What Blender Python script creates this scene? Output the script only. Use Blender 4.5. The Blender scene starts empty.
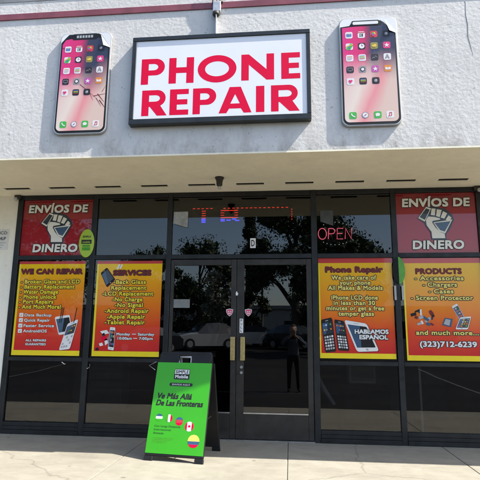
import bpy, bmesh, math, random
from mathutils import Vector, Matrix, noise as mnoise
random.seed(7)
SC = bpy.context.scene
COL = SC.collection
R = math.radians

# ------------------------------------------------------------------ camera, sky, sun, exposure
CAM_D, CAM_H = 6.752, 1.30
YAW, PITCH, ROLL = R(5.816), R(11.14), R(0.551)
cam = bpy.data.cameras.new('camera')
cam.sensor_width = 36.0
cam.lens = 496.1 / 480.0 * 36.0
cam.clip_start, cam.clip_end = 0.01, 2000
camo = bpy.data.objects.new('camera', cam)
COL.objects.link(camo)
_r = Vector((math.cos(YAW), math.sin(YAW), 0))
_u = Vector((math.sin(YAW) * math.sin(PITCH), -math.cos(YAW) * math.sin(PITCH), math.cos(PITCH)))
_rr = _r * math.cos(ROLL) + _u * math.sin(ROLL)
_uu = -_r * math.sin(ROLL) + _u * math.cos(ROLL)
_b = _rr.cross(_uu)
_m = Matrix((_rr, _uu, _b)).transposed().to_4x4()
_m.translation = (0, -CAM_D, CAM_H)
camo.matrix_world = _m
SC.camera = camo

SUN_DIR = Vector((-0.8, 0.158, -1.0)).normalized()      # the way the light travels
world = bpy.data.worlds.new('World')
SC.world = world
world.use_nodes = True
wn = world.node_tree
wn.nodes.clear()
sky = wn.nodes.new('ShaderNodeTexSky')
sky.sky_type = 'NISHITA'
sky.sun_disc = False
sky.sun_elevation = math.asin(-SUN_DIR.z)
sky.sun_rotation = math.atan2(-SUN_DIR.x, -SUN_DIR.y)
sky.air_density, sky.dust_density, sky.ozone_density = 1.0, 1.6, 1.0
bg = wn.nodes.new('ShaderNodeBackground')
bg.inputs['Strength'].default_value = 0.15
wo = wn.nodes.new('ShaderNodeOutputWorld')
wn.links.new(sky.outputs[0], bg.inputs['Color'])
wn.links.new(bg.outputs[0], wo.inputs['Surface'])
sun = bpy.data.lights.new('sun', 'SUN')
sun.energy = 4.8
sun.angle = R(0.5)
sun.color = (1.0, 0.955, 0.88)
suno = bpy.data.objects.new('sun', sun)
suno.rotation_euler = SUN_DIR.to_track_quat('-Z', 'Y').to_euler()
suno.location = (12, -4, 18)
COL.objects.link(suno)
SC.view_settings.view_transform = 'Standard'
SC.view_settings.look = 'None'
SC.view_settings.gamma = 1.0
SC.view_settings.use_curve_mapping = False
SC.view_settings.exposure = 1.2

# ------------------------------------------------------------------ materials
def srgb(r, g, b):
    f = lambda c: (c / 255 / 12.92) if c / 255 <= 0.04045 else ((c / 255 + 0.055) / 1.055) ** 2.4
    return (f(r), f(g), f(b), 1)

class NT:
    def __init__(s, name):
        s.m = bpy.data.materials.new(name)
        s.m.use_nodes = True
        s.t = s.m.node_tree
        s.p = s.t.nodes['Principled BSDF']
        s.out = s.t.nodes['Material Output']
    def n(s, kind, **kw):
        nd = s.t.nodes.new('ShaderNode' + kind)
        for k, v in kw.items():
            if hasattr(nd, k): setattr(nd, k, v)
            else: nd.inputs[k].default_value = v
        return nd
    def l(s, a, b): s.t.links.new(a, b)
    def coords(s, kind='Object', scale=(1, 1, 1)):
        tc = s.n('TexCoord'); mp = s.n('Mapping')
        mp.inputs['Scale'].default_value = scale
        s.l(tc.outputs[kind], mp.inputs['Vector'])
        return mp.outputs['Vector']
    def noise(s, vec, scale, detail=6, rough=.6):
        nd = s.n('TexNoise'); nd.inputs['Scale'].default_value = scale
        nd.inputs['Detail'].default_value = detail; nd.inputs['Roughness'].default_value = rough
        s.l(vec, nd.inputs['Vector'])
        return nd.outputs['Fac']
    def ramp(s, fac, stops):
        nd = s.n('ValToRGB')
        e = nd.color_ramp.elements
        while len(e) < len(stops): e.new(0.5)
        for k, (p, c) in enumerate(stops):
            e[k].position = p
            e[k].color = c if hasattr(c, '__len__') else (c, c, c, 1)
        s.l(fac, nd.inputs['Fac'])
        return nd.outputs['Color']
    def mix(s, fac, a, b, blend='MIX'):
        nd = s.n('Mix', data_type='RGBA', blend_type=blend)
        for v, i in ((fac, 0), (a, 6), (b, 7)):
            if hasattr(v, 'is_linked') or isinstance(v, bpy.types.NodeSocket): s.l(v, nd.inputs[i])
            else: nd.inputs[i].default_value = v
        return nd.outputs[2]
    def bump(s, h, strength, dist, prev=None):
        nd = s.n('Bump'); nd.inputs['Strength'].default_value = strength; nd.inputs['Distance'].default_value = dist
        s.l(h, nd.inputs['Height'])
        if prev is not None: s.l(prev, nd.inputs['Normal'])
        return nd.outputs['Normal']

def plain(name, col, rough=.5, metal=0., var=.12, scale=6, coat=0., spec=.5, bump=0.):
    """A procedural paint: a base colour with mottled wear and roughness."""
    t = NT(name)
    v = t.coords()
    nz = t.noise(v, scale, 5, .6)
    lo = tuple(c * (1 - var) for c in col[:3]) + (1,)
    hi = tuple(min(1, c * (1 + var)) for c in col[:3]) + (1,)
    t.l(t.ramp(nz, [(.3, lo), (.7, hi)]), t.p.inputs['Base Color'])
    t.p.inputs['Roughness'].default_value = rough
    t.p.inputs['Metallic'].default_value = metal
    t.p.inputs['Specular IOR Level'].default_value = spec
    t.p.inputs['Coat Weight'].default_value = coat
    t.p.inputs['Coat Roughness'].default_value = .04
    if bump:
        t.l(t.bump(t.noise(v, scale * 14, 4, .6), bump, .003), t.p.inputs['Normal'])
    return t.m

def worn_metal(name, col, scuff, rough=.4):
    t = NT(name)
    v = t.coords()
    base = t.ramp(t.noise(v, 5, 6, .65), [(.3, tuple(c * .7 for c in col[:3]) + (1,)), (.7, tuple(c * 1.25 for c in col[:3]) + (1,))])
    sc = t.ramp(t.noise(t.coords('Object', (1, 1, .18)), 34, 8, .75), [(.60, 0.), (.72, 1.)])
    m = t.n('Math', operation='MULTIPLY'); t.l(sc, m.inputs[0]); m.inputs[1].default_value = .45
    t.l(t.mix(m.outputs[0], base, scuff), t.p.inputs['Base Color'])
    t.l(t.ramp(t.noise(v, 11, 5, .6), [(.3, rough - .12), (.7, rough + .18)]), t.p.inputs['Roughness'])
    t.p.inputs['Metallic'].default_value = .5
    return t.m

def emit(name, col, strength):
    t = NT(name)
    t.p.inputs['Base Color'].default_value = tuple(c * .4 for c in col[:3]) + (1,)
    t.p.inputs['Emission Color'].default_value = col
    t.p.inputs['Emission Strength'].default_value = strength
    return t.m

def stucco(name, base, fine=.6, stains=.25, relief=.010, grime=False):
    t = NT(name)
    v = t.coords()
    big = t.noise(v, .9, 6, .65)
    mid = t.noise(v, 7, 8, .7)
    c0 = tuple(c * .86 for c in base[:3]) + (1,)
    c1 = tuple(min(1, c * 1.06) for c in base[:3]) + (1,)
    col = t.ramp(big, [(.3, c0), (.65, c1)])
    col = t.mix(.35, col, t.ramp(mid, [(.3, c0), (.7, c1)]))
    vs = t.coords('Object', (3.2, 3.2, .35))
    st = t.ramp(t.noise(vs, 1.4, 8, .7), [(.56, 0.), (.76, 1.)])
    mul = t.n('Math', operation='MULTIPLY'); t.l(st, mul.inputs[0]); mul.inputs[1].default_value = stains
    col = t.mix(mul.outputs[0], col, tuple(c * f for c, f in zip(base[:3], (.52, .5, .46))) + (1,))
    sp = t.ramp(t.noise(v, 26, 3, .5), [(.66, 0.), (.74, 1.)])
    mul2 = t.n('Math', operation='MULTIPLY'); t.l(sp, mul2.inputs[0]); mul2.inputs[1].default_value = stains * 1.1
    col = t.mix(mul2.outputs[0], col, (.16, .15, .14, 1))
    if grime:
        sx = t.n('SeparateXYZ'); tcg = t.n('TexCoord'); t.l(tcg.outputs['Generated'], sx.inputs[0])
        lowz = t.ramp(sx.outputs['Z'], [(.0, 1.), (.16, 0.)])
        gz = t.ramp(t.noise(t.coords('Object', (2.2, 1, 1.1)), 2.4, 9, .75), [(.44, 0.), (.66, 1.)])
        mg = t.n('Math', operation='MULTIPLY'); t.l(lowz, mg.inputs[0]); t.l(gz, mg.inputs[1])
        mh = t.n('Math', operation='MULTIPLY'); t.l(mg.outputs[0], mh.inputs[0]); mh.inputs[1].default_value = .75
        col = t.mix(mh.outputs[0], col, (.30, .275, .235, 1))
    t.l(col, t.p.inputs['Base Color'])
    t.p.inputs['Roughness'].default_value = .92
    t.p.inputs['Specular IOR Level'].default_value = .2
    vo = t.n('TexVoronoi'); vo.inputs['Scale'].default_value = 22
    wv = t.n('Mapping'); t.l(v, wv.inputs['Vector'])
    t.l(wv.outputs[0], vo.inputs['Vector'])
    a = t.bump(t.noise(v, 19, 10, .74), fine, relief)
    b = t.bump(vo.outputs['Distance'], fine * .5, relief * .5, a)
    c = t.bump(t.noise(v, 90, 4, .6), fine * .6, relief * .25, b)
    t.l(c, t.p.inputs['Normal'])
    return t.m

def concrete():
    t = NT('sidewalk_concrete')
    v = t.coords()
    big = t.noise(v, .55, 8, .65)
    mid = t.noise(v, 5, 10, .7)
    col = t.ramp(big, [(.3, (.222, .204, .160, 1)), (.7, (.365, .338, .275, 1))])
    col = t.mix(.4, col, t.ramp(mid, [(.3, (.215, .198, .155, 1)), (.72, (.385, .358, .288, 1))]))
    vs = t.coords('Object', (1.0, 2.6, 1))
    st = t.ramp(t.noise(vs, 1.1, 9, .75), [(.50, 0.), (.72, 1.)])
    m = t.n('Math', operation='MULTIPLY'); t.l(st, m.inputs[0]); m.inputs[1].default_value = .55
    col = t.mix(m.outputs[0], col, (.17, .155, .125, 1))
    vo = t.n('TexVoronoi'); vo.inputs['Scale'].default_value = 2.3; t.l(v, vo.inputs['Vector'])
    sp = t.ramp(vo.outputs['Distance'], [(.045, 1.), (.075, 0.)])
    m2 = t.n('Math', operation='MULTIPLY'); t.l(sp, m2.inputs[0]); m2.inputs[1].default_value = .6
    col = t.mix(m2.outputs[0], col, (.09, .085, .08, 1))
    mpw = t.n('VectorMath', operation='ADD'); t.l(v, mpw.inputs[0])
    nzv = t.n('TexNoise'); nzv.inputs['Scale'].default_value = 3.0; nzv.inputs['Detail'].default_value = 6; t.l(v, nzv.inputs['Vector'])
    scv = t.n('VectorMath', operation='SCALE'); t.l(nzv.outputs['Color'], scv.inputs[0]); scv.inputs['Scale'].default_value = .30
    t.l(scv.outputs[0], mpw.inputs[1])
    ve = t.n('TexVoronoi'); ve.feature = 'DISTANCE_TO_EDGE'; ve.inputs['Scale'].default_value = .24; t.l(mpw.outputs[0], ve.inputs['Vector'])
    ck = t.ramp(ve.outputs['Distance'], [(.0015, 1.), (.004, 0.)])
    mk = t.n('Math', operation='MULTIPLY'); t.l(ck, mk.inputs[0]); mk.inputs[1].default_value = .38
    col = t.mix(mk.outputs[0], col, (.08, .072, .06, 1))
    grain = t.ramp(t.noise(v, 160, 3, .5), [(.35, .72), (.6, 1.)])
    col = t.mix(.55, col, grain, 'MULTIPLY')
    t.l(col, t.p.inputs['Base Color'])
    t.p.inputs['Roughness'].default_value = .9
    t.p.inputs['Specular IOR Level'].default_value = .25
    a = t.bump(t.noise(v, 60, 6, .7), .35, .006)
    t.l(t.bump(t.noise(v, 4, 6, .6), .3, .01, a), t.p.inputs['Normal'])
    return t.m

def asphalt():
    t = NT('asphalt')
    v = t.coords()
    col = t.ramp(t.noise(v, .5, 8, .7), [(.3, (.018, .018, .020, 1)), (.7, (.036, .035, .034, 1))])
    t.l(col, t.p.inputs['Base Color'])
    t.p.inputs['Roughness'].default_value = .9
    t.p.inputs['Specular IOR Level'].default_value = .08
    t.l(t.bump(t.noise(v, 80, 5, .7), .5, .006), t.p.inputs['Normal'])
    return t.m

def tinted_glass(name='tinted_glass', tint=.45):
    """Dark tinted glazing: each face reflects by Fresnel and lets tinted light through."""
    t = NT(name)
    t.t.nodes.remove(t.p)
    lw = t.n('LayerWeight'); lw.inputs['Blend'].default_value = .5
    pw = t.n('Math', operation='POWER'); t.l(lw.outputs['Facing'], pw.inputs[0]); pw.inputs[1].default_value = 5
    ml = t.n('Math', operation='MULTIPLY_ADD'); t.l(pw.outputs[0], ml.inputs[0])
    ml.inputs[1].default_value = .94; ml.inputs[2].default_value = .055
    tr = t.n('BsdfTransparent'); tr.inputs['Color'].default_value = (tint * .97, tint, tint, 1)
    gl = t.n('BsdfGlossy'); gl.inputs['Roughness'].default_value = 0.0; gl.inputs['Color'].default_value = (1, 1, 1, 1)
    v = t.coords()
    t.l(t.bump(t.noise(v, 1.1, 2, .4), .035, .02), gl.inputs['Normal'])
    mx = t.n('MixShader')
    t.l(ml.outputs[0], mx.inputs[0]); t.l(tr.outputs[0], mx.inputs[1]); t.l(gl.outputs[0], mx.inputs[2])
    t.l(mx.outputs[0], t.out.inputs['Surface'])
    return t.m

def poster_art(name, stops, coat=.55):
    """Printed vinyl whose artwork runs through a few inks from bottom to top."""
    t = NT(name)
    tc = t.n('TexCoord'); sx = t.n('SeparateXYZ'); t.l(tc.outputs['Generated'], sx.inputs[0])
    nz = t.noise(t.coords('Generated', (1, 1, 1)), 2.2, 4, .6)
    ad = t.n('Math', operation='MULTIPLY_ADD'); t.l(nz, ad.inputs[0]); ad.inputs[1].default_value = .16; ad.inputs[2].default_value = -.08
    a2 = t.n('Math', operation='ADD'); t.l(ad.outputs[0], a2.inputs[0]); t.l(sx.outputs['Z'], a2.inputs[1])
    t.l(t.ramp(a2.outputs[0], stops), t.p.inputs['Base Color'])
    t.p.inputs['Roughness'].default_value = .35
    t.p.inputs['Coat Weight'].default_value = coat
    t.p.inputs['Coat IOR'].default_value = 1.5
    t.p.inputs['Specular IOR Level'].default_value = .2
    t.p.inputs['Coat Roughness'].default_value = .02
    return t.m

def wallpaper(name, seed):
    t = NT(name)
    tc = t.n('TexCoord'); sx = t.n('SeparateXYZ'); t.l(tc.outputs['Generated'], sx.inputs[0])
    mp = t.n('Mapping'); t.l(tc.outputs['Generated'], mp.inputs['Vector']); mp.inputs['Location'].default_value = (seed, 0, seed)
    nz = t.noise(mp.outputs[0], 2.0, 3, .5)
    wx = t.n('Math', operation='MULTIPLY_ADD'); t.l(nz, wx.inputs[0]); wx.inputs[1].default_value = .25; t.l(sx.outputs['X'], wx.inputs[2])
    top = t.ramp(wx.outputs[0], [(.12, srgb(226, 30, 120)), (.50, srgb(216, 22, 96)), (.68, srgb(52, 46, 66)), (.95, srgb(40, 42, 62))])
    dg_ = t.n('Math', operation='MULTIPLY_ADD'); t.l(sx.outputs['Z'], dg_.inputs[0]); dg_.inputs[1].default_value = -.75; t.l(wx.outputs[0], dg_.inputs[2])
    dh_ = t.n('Math', operation='ADD'); t.l(dg_.outputs[0], dh_.inputs[0]); dh_.inputs[1].default_value = .28
    low = t.ramp(dh_.outputs[0], [(.1, srgb(226, 190, 180)), (.45, srgb(232, 214, 196)), (.75, srgb(232, 142, 142)), (1., srgb(222, 190, 172))])
    wz = t.n('Math', operation='MULTIPLY_ADD'); t.l(nz, wz.inputs[0]); wz.inputs[1].default_value = .35; t.l(sx.outputs['Z'], wz.inputs[2])
    wz2 = t.n('Math', operation='MULTIPLY_ADD'); t.l(sx.outputs['X'], wz2.inputs[0]); wz2.inputs[1].default_value = -.12; t.l(wz.outputs[0], wz2.inputs[2])
    col = t.mix(t.ramp(wz2.outputs[0], [(.48, 0.), (.80, 1.)]), low, top)
    t.l(col, t.p.inputs['Base Color'])
    t.p.inputs['Roughness'].default_value = .3
    t.p.inputs['Coat Weight'].default_value = .6
    return t.m

M = {}
M['stucco'] = stucco('fascia_stucco', (.72, .692, .65, 1), .58, .42, .010, True)
M['pilaster'] = stucco('pilaster_stucco', (.88, .85, .75, 1), .35, .2, .006)
M['soffit'] = stucco('soffit_plaster', (.94, .875, .68, 1), .25, .16, .005)
M['concrete'] = concrete()
M['asphalt'] = asphalt()
M['joint_grit'] = plain('joint_grit', (.11, .10, .08, 1), .95, 0, .3, 20)
M['glass'] = tinted_glass()
M['frame'] = worn_metal('bronze_anodised_aluminium', (.026, .028, .030, 1), (.10, .098, .09, 1))
M['door_metal'] = worn_metal('worn_bronze_door_metal', (.046, .042, .038, 1), (.13, .12, .105, 1), .45)
M['alu'] = plain('bare_aluminium', (.55, .55, .54, 1), .35, .9, .15, 12)
M['brass'] = plain('brushed_brass', (.62, .47, .20, 1), .38, .75, .18, 30)
M['stripe'] = plain('maroon_painted_metal', (.23, .06, .075, 1), .45, 0, .22, 5)
M['grey_cap'] = plain('grey_flashing', (.26, .26, .25, 1), .6, .2, .2, 4)
M['galv'] = plain('galvanised_steel', (.50, .51, .51, 1), .45, .5, .2, 20)
M['dark_iron'] = plain('dark_iron', (.045, .042, .035, 1), .55, .3, .3, 20)
M['black'] = plain('black_plastic', (.012, .012, .013, 1), .5, 0, .3, 8, spec=.3)
M['black_ink'] = plain('black_ink', (.015, .014, .013, 1), .5, 0, .2, 8)
M['sign_frame'] = plain('black_sign_metal', (.022, .026, .028, 1), .38, .2, .3, 6)
M['sign_face'] = plain('white_acrylic', (.84, .84, .86, 1), .35, 0, .03, 2)
M['sign_red'] = plain('red_vinyl', srgb(226, 0, 60), .5, 0, .04, 3, spec=.2)
M['white'] = plain('white_print', (.78, .78, .77, 1), .5, 0, .05, 5)
M['paper'] = plain('white_paper', (.70, .70, .68, 1), .8, 0, .08, 6)
M['grey_paper'] = plain('faded_paper', (.42, .43, .42, 1), .8, 0, .15, 6)
M['cream'] = plain('cream_print', (.82, .81, .75, 1), .5, 0, .05, 5, coat=.5)
M['yellow'] = plain('yellow_print', srgb(240, 214, 20), .4, 0, .06, 4, coat=.8)
M['pale_yellow'] = plain('pale_yellow_print', srgb(232, 214, 110), .4, 0, .06, 4)
M['lemon'] = plain('lemon_print', srgb(238, 224, 96), .4, 0, .06, 4)
M['maroon_ink'] = plain('maroon_ink', srgb(120, 18, 24), .4, 0, .15, 8)
M['red_band'] = plain('red_print_band', srgb(190, 48, 44), .4, 0, .08, 4, coat=.8)
M['green'] = plain('lime_green_print', srgb(54, 162, 18), .45, 0, .06, 3, coat=.15)
M['lime'] = plain('yellow_green_print', srgb(164, 196, 30), .4, 0, .08, 5, coat=.4)
M['leaf_sign'] = plain('leaf_green_print', srgb(70, 150, 24), .4, 0, .2, 14)
M['navy'] = plain('navy_print', srgb(24, 40, 54), .4, 0, .1, 5, coat=.6)
M['slate'] = plain('slate_blue_print', srgb(52, 84, 116), .4, 0, .1, 5, coat=.6)
M['steel_grey'] = plain('phone_edge_grey', (.36, .35, .34, 1), .4, .4, .15, 10)
M['pink'] = plain('pink_decal', srgb(214, 92, 122), .4, 0, .1, 10)
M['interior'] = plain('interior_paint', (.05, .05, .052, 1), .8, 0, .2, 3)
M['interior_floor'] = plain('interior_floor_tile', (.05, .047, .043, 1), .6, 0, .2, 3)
M['fixture_grey'] = plain('display_grey', (.40, .41, .42, 1), .5, 0, .15, 5)
ICON = {k: plain('icon_' + k, c, .4, 0, .05, 5) for k, c in dict(
    white=srgb(232, 226, 222), grey=srgb(150, 148, 150), dark=srgb(38, 32, 36), red=srgb(206, 60, 64), pink=srgb(222, 52, 120),
    orange=srgb(226, 138, 52), yellow=srgb(232, 196, 70), green=srgb(70, 178, 70), olive=srgb(150, 140, 70), purple=srgb(190, 84, 160),
    blue=srgb(84, 124, 190)).items()}

# ------------------------------------------------------------------ mesh helpers
class MB:
    """Collects shapes in world (or local) metres; build() links them as ONE mesh object."""
    def __init__(s): s.v = []; s.f = []; s.mi = []; s.mats = []; s.smooth = []
    def _m(s, m):
        if m not in s.mats: s.mats.append(m)
        return s.mats.index(m)
    def add(s, verts, faces, m, smooth=False):
        o = len(s.v); s.v += [tuple(p) for p in verts]
        k = s._m(m)
        for f in faces:
            s.f.append([o + i for i in f]); s.mi.append(k); s.smooth.append(smooth)
        return s
    def box(s, x0, x1, y0, y1, z0, z1, m):
        v = [(x0, y0, z0), (x1, y0, z0), (x1, y1, z0), (x0, y1, z0), (x0, y0, z1), (x1, y0, z1), (x1, y1, z1), (x0, y1, z1)]
        return s.add(v, [(0, 3, 2, 1), (4, 5, 6, 7), (0, 1, 5, 4), (1, 2, 6, 5), (2, 3, 7, 6), (3, 0, 4, 7)], m)
    def bevel_box(s, x0, x1, y0, y1, z0, z1, m, b=.006, seg=2):
        bm = bmesh.new()
        bmesh.ops.create_cube(bm, size=1)
        for v in bm.verts:
            v.co = (x0 + (v.co.x + .5) * (x1 - x0), y0 + (v.co.y + .5) * (y1 - y0), z0 + (v.co.z + .5) * (z1 - z0))
        bmesh.ops.bevel(bm, geom=bm.edges[:], offset=b, segments=seg, affect='EDGES', profile=.5)
        return s.bm(bm, m)
    def bm(s, bm, m, smooth=False):
        bm.verts.index_update()
        s.add([v.co[:] for v in bm.verts], [[v.index for v in f.verts] for f in bm.faces], m, smooth)
        bm.free()
        return s
    def flat(s, pts, y, m):
        """A printed sheet facing -Y: pts are (x, z), anticlockwise seen from the front."""
        a = sum(pts[i][0] * pts[(i + 1) % len(pts)][1] - pts[(i + 1) % len(pts)][0] * pts[i][1] for i in range(len(pts)))
        if a < 0: pts = pts[::-1]
        return s.add([(x, y, z) for x, z in pts], [list(range(len(pts)))], m)
    def prism(s, pts, y0, y1, m):
        a = sum(pts[i][0] * pts[(i + 1) % len(pts)][1] - pts[(i + 1) % len(pts)][0] * pts[i][1] for i in range(len(pts)))
        if a < 0: pts = pts[::-1]
        n = len(pts)
        v = [(x, y0, z) for x, z in pts] + [(x, y1, z) for x, z in pts]
        f = [list(range(n)), list(range(2 * n - 1, n - 1, -1))] + [(i, i + n, (i + 1) % n + n, (i + 1) % n) for i in range(n)]
        return s.add(v, f, m)
    def tube(s, pts, r, m, n=10, closed=False):
        pts = [Vector(p) for p in pts]
        rs = r if hasattr(r, '__len__') else [r] * len(pts)
        v = []; f = []
        N = len(pts)
        for i, p in enumerate(pts):
            a = pts[(i - 1) % N] if (closed or i) else pts[0]
            b = pts[(i + 1) % N] if (closed or i < N - 1) else pts[-1]
            t = (b - a).normalized()
            ref = Vector((0, 0, 1)) if abs(t.z) < .9 else Vector((1, 0, 0))
            x = t.cross(ref).normalized(); y = t.cross(x)
            v += [p + (x * math.cos(2 * math.pi * k / n) + y * math.sin(2 * math.pi * k / n)) * rs[i] for k in range(n)]
        for i in range(N if closed else N - 1):
            j = (i + 1) % N
            f += [(i * n + k, j * n + k, j * n + (k + 1) % n, i * n + (k + 1) % n) for k in range(n)]
        if not closed:
            f += [list(range(n - 1, -1, -1)), [(N - 1) * n + k for k in range(n)]]
        # outward orientation
        return s.add(v, [fc[::-1] for fc in f], m, True)
    def lathe(s, prof, cx, cy, m, n=20):
        v = []; f = []
        for r_, z in prof: v += [(cx + r_ * math.cos(2 * math.pi * k / n), cy + r_ * math.sin(2 * math.pi * k / n), z) for k in range(n)]
        for i in range(len(prof) - 1):
            f += [(i * n + k, i * n + (k + 1) % n, (i + 1) * n + (k + 1) % n, (i + 1) * n + k) for k in range(n)]
        f += [list(range(n - 1, -1, -1)), [(len(prof) - 1) * n + k for k in range(n)]]
        return s.add(v, f, m, True)
    def shift(s, d):
        s.v = [(x + d[0], y + d[1], z + d[2]) for x, y, z in s.v]; return s
    def build(s, name, parent=None, rel=True):
        """rel: the shapes are in world metres and the parent is an unrotated Empty."""
        me = bpy.data.meshes.new(name)
        off = parent_origin(parent) if (parent is not None and rel) else Vector((0, 0, 0))
        me.from_pydata([(x - off.x, y - off.y, z - off.z) for x, y, z in s.v], [], s.f)
        for m in s.mats: me.materials.append(m)
        for p, k, sm in zip(me.polygons, s.mi, s.smooth): p.material_index = k; p.use_smooth = sm
        me.update()
        o = bpy.data.objects.new(name, me)
        COL.objects.link(o)
        if parent is not None: o.parent = parent
        return o

def parent_origin(o):
    v = Vector((0, 0, 0))
    while o is not None:
        v = v + o.location; o = o.parent
    return v

def thing(name, label, cat, loc=(0, 0, 0), rz=0, group=None):
    o = bpy.data.objects.new(name, None)
    o.empty_display_size = .1
    COL.objects.link(o)
    o.location = loc; o.rotation_euler = (0, 0, rz)
    return tag(o, label, cat, group)

def tag(o, label, cat, group=None):
    o['label'] = label; o['category'] = cat
    if group: o['group'] = group
    return o

def structure(o): o['kind'] = 'structure'; return o

def rrect(x0, x1, z0, z1, r, n=6):
    p = []
    for cx, cz, a0 in ((x1 - r, z1 - r, 0), (x0 + r, z1 - r, 90), (x0 + r, z0 + r, 180), (x1 - r, z0 + r, 270)):
        for k in range(n + 1):
            a = R(a0 + 90 * k / n); p.append((cx + r * math.cos(a), cz + r * math.sin(a)))
    return p
def ell(cx, cz, rx, rz, n=28): return [(cx + rx * math.cos(2 * math.pi * k / n), cz + rz * math.sin(2 * math.pi * k / n)) for k in range(n)]
def rect(x0, x1, z0, z1): return [(x0, z0), (x1, z0), (x1, z1), (x0, z1)]

# ---- lettering: the built-in font, turned into mesh and fitted to a width and a capital height
_tc = {}
def _curve_mesh(cu):
    o = bpy.data.objects.new('tmp', cu)
    COL.objects.link(o)
    dg = bpy.context.evaluated_depsgraph_get()
    me = bpy.data.meshes.new_from_object(o.evaluated_get(dg))
    r = ([v.co[:2] for v in me.vertices], [list(p.vertices) for p in me.polygons])
    bpy.data.objects.remove(o); bpy.data.meshes.remove(me); bpy.data.curves.remove(cu)
    return r
def glyphs(body, off=.02, shear=0., space=1.0):
    k = (body, off, shear, space)
    if k not in _tc:
        cu = bpy.data.curves.new('t', 'FONT')
        cu.body = body; cu.offset = off; cu.shear = shear; cu.space_character = space; cu.resolution_u = 3
        _tc[k] = _curve_mesh(cu)
    return _tc[k]
_H = glyphs('H', 0)
CAPH = max(y for _, y in _H[0]) - min(y for _, y in _H[0])

def put_text(mb, body, x0, x1, zc, h, y, m, off=.02, shear=0., space=1.0, outline=None, ow=0., drop=None, fw=0.):
    """Fit body between x0 and x1, capitals h tall centred on zc, in the plane y, facing -Y."""
    V, F = glyphs(body, off, shear, space)
    a = min(p[0] for p in V); b = max(p[0] for p in V)
    sx = (x1 - x0) / (b - a); sz = h / CAPH
    pts = [(x0 + (px - a) * sx, zc - h / 2 + pz * sz) for px, pz in V]
    def fix(f):
        (ax, az), (bx, bz), (cx, cz) = pts[f[0]], pts[f[1]], pts[f[2]]
        return f if (bx - ax) * (cz - az) - (bz - az) * (cx - ax) > 0 else f[::-1]
    F = [fix(f) for f in F]
    if outline is not None:
        n = 8
        for k in range(n):
            dx, dz = ow * math.cos(2 * math.pi * k / n), ow * math.sin(2 * math.pi * k / n)
            outline.add([(x + dx, y + .0012 + k * .00006, z + dz) for x, z in pts], F, M['black_ink'])
        if drop:
            outline.add([(x + drop[0], y + .0013, z + drop[1]) for x, z in pts], F, M['black_ink'])
    if fw:
        for k in range(4):
            dx, dz = fw * math.cos(math.pi * (k + .5) / 2), fw * math.sin(math.pi * (k + .5) / 2)
            mb.add([(x + dx, y + .0003 + k * .00006, z + dz) for x, z in pts], F, m)
    mb.add([(x, y, z) for x, z in pts], F, m)

def contour_mesh(contours):
    cu = bpy.data.curves.new('g', 'CURVE')
    cu.dimensions = '2D'; cu.fill_mode = 'BOTH'
    for c in contours:
        sp = cu.splines.new('POLY'); sp.points.add(len(c) - 1); sp.use_cyclic_u = True
        for p, (x, y) in zip(sp.points, c): p.co = (x, y, 0, 1)
    return _curve_mesh(cu)

def arc(cx, cy, rx, ry, a0, a1, n=14): return [(cx + rx * math.cos(R(a0 + (a1 - a0) * k / n)), cy + ry * math.sin(R(a0 + (a1 - a0) * k / n))) for k in range(n + 1)]
def bold_glyph(ch, w, s=.31, t=.2):
    """Heavy geometric capitals, w wide and 1 tall; s is the stem, t the bar thickness."""
    if ch == 'H': return [[(0, 0), (s, 0), (s, .4), (w - s, .4), (w - s, 0), (w, 0), (w, 1), (w - s, 1), (w - s, .62), (s, .62), (s, 1), (0, 1)]]
    if ch == 'E': return [[(0, 0), (w, 0), (w, t), (s, t), (s, .40), (w * .94, .40), (w * .94, .60), (s, .60), (s, 1 - t), (w, 1 - t), (w, 1), (0, 1)]]
    if ch == 'N': return [[(0, 0), (s, 0), (s, .60), (w - s, 0), (w, 0), (w, 1), (w - s, 1), (w - s, .40), (s, 1), (0, 1)]]
    if ch == 'I': return [[(0, 0), (w, 0), (w, 1), (0, 1)]]
    if ch == 'O': return [arc(w / 2, .5, w / 2, .53, 0, 350, 35), arc(w / 2, .5, w / 2 - s, .53 - t - .04, 0, 350, 35)]
    if ch == 'A':
        return [[(0, 0), (s * 1.05, 0), (s * 1.05 + .10, .17), (w - s * 1.05 - .10, .17), (w - s * 1.05, 0), (w, 0), (w / 2 + .2, 1), (w / 2 - .2, 1)],
                [(w / 2 - .17, .36), (w / 2 + .17, .36), (w / 2, .72)]]
    if ch in 'PR':
        q = w - .33
        hole = [(s, .80)] + [(s, .80)][:0] + arc(q - .08, .675, .17, .125, 90, -90, 10) + [(s, .55)]
        if ch == 'P': out = [(0, 0), (s, 0), (s, .35)] + arc(q, .675, .33, .325, -90, 90, 16) + [(0, 1)]
        else: out = [(0, 0), (s, 0), (s, .35), (s + .04, .35), (w - s * 1.25, 0), (w + .03, 0)] + arc(q - .02, .68, .32, .32, -66, 90, 14) + [(0, 1)]
        return [out, hole]

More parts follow.
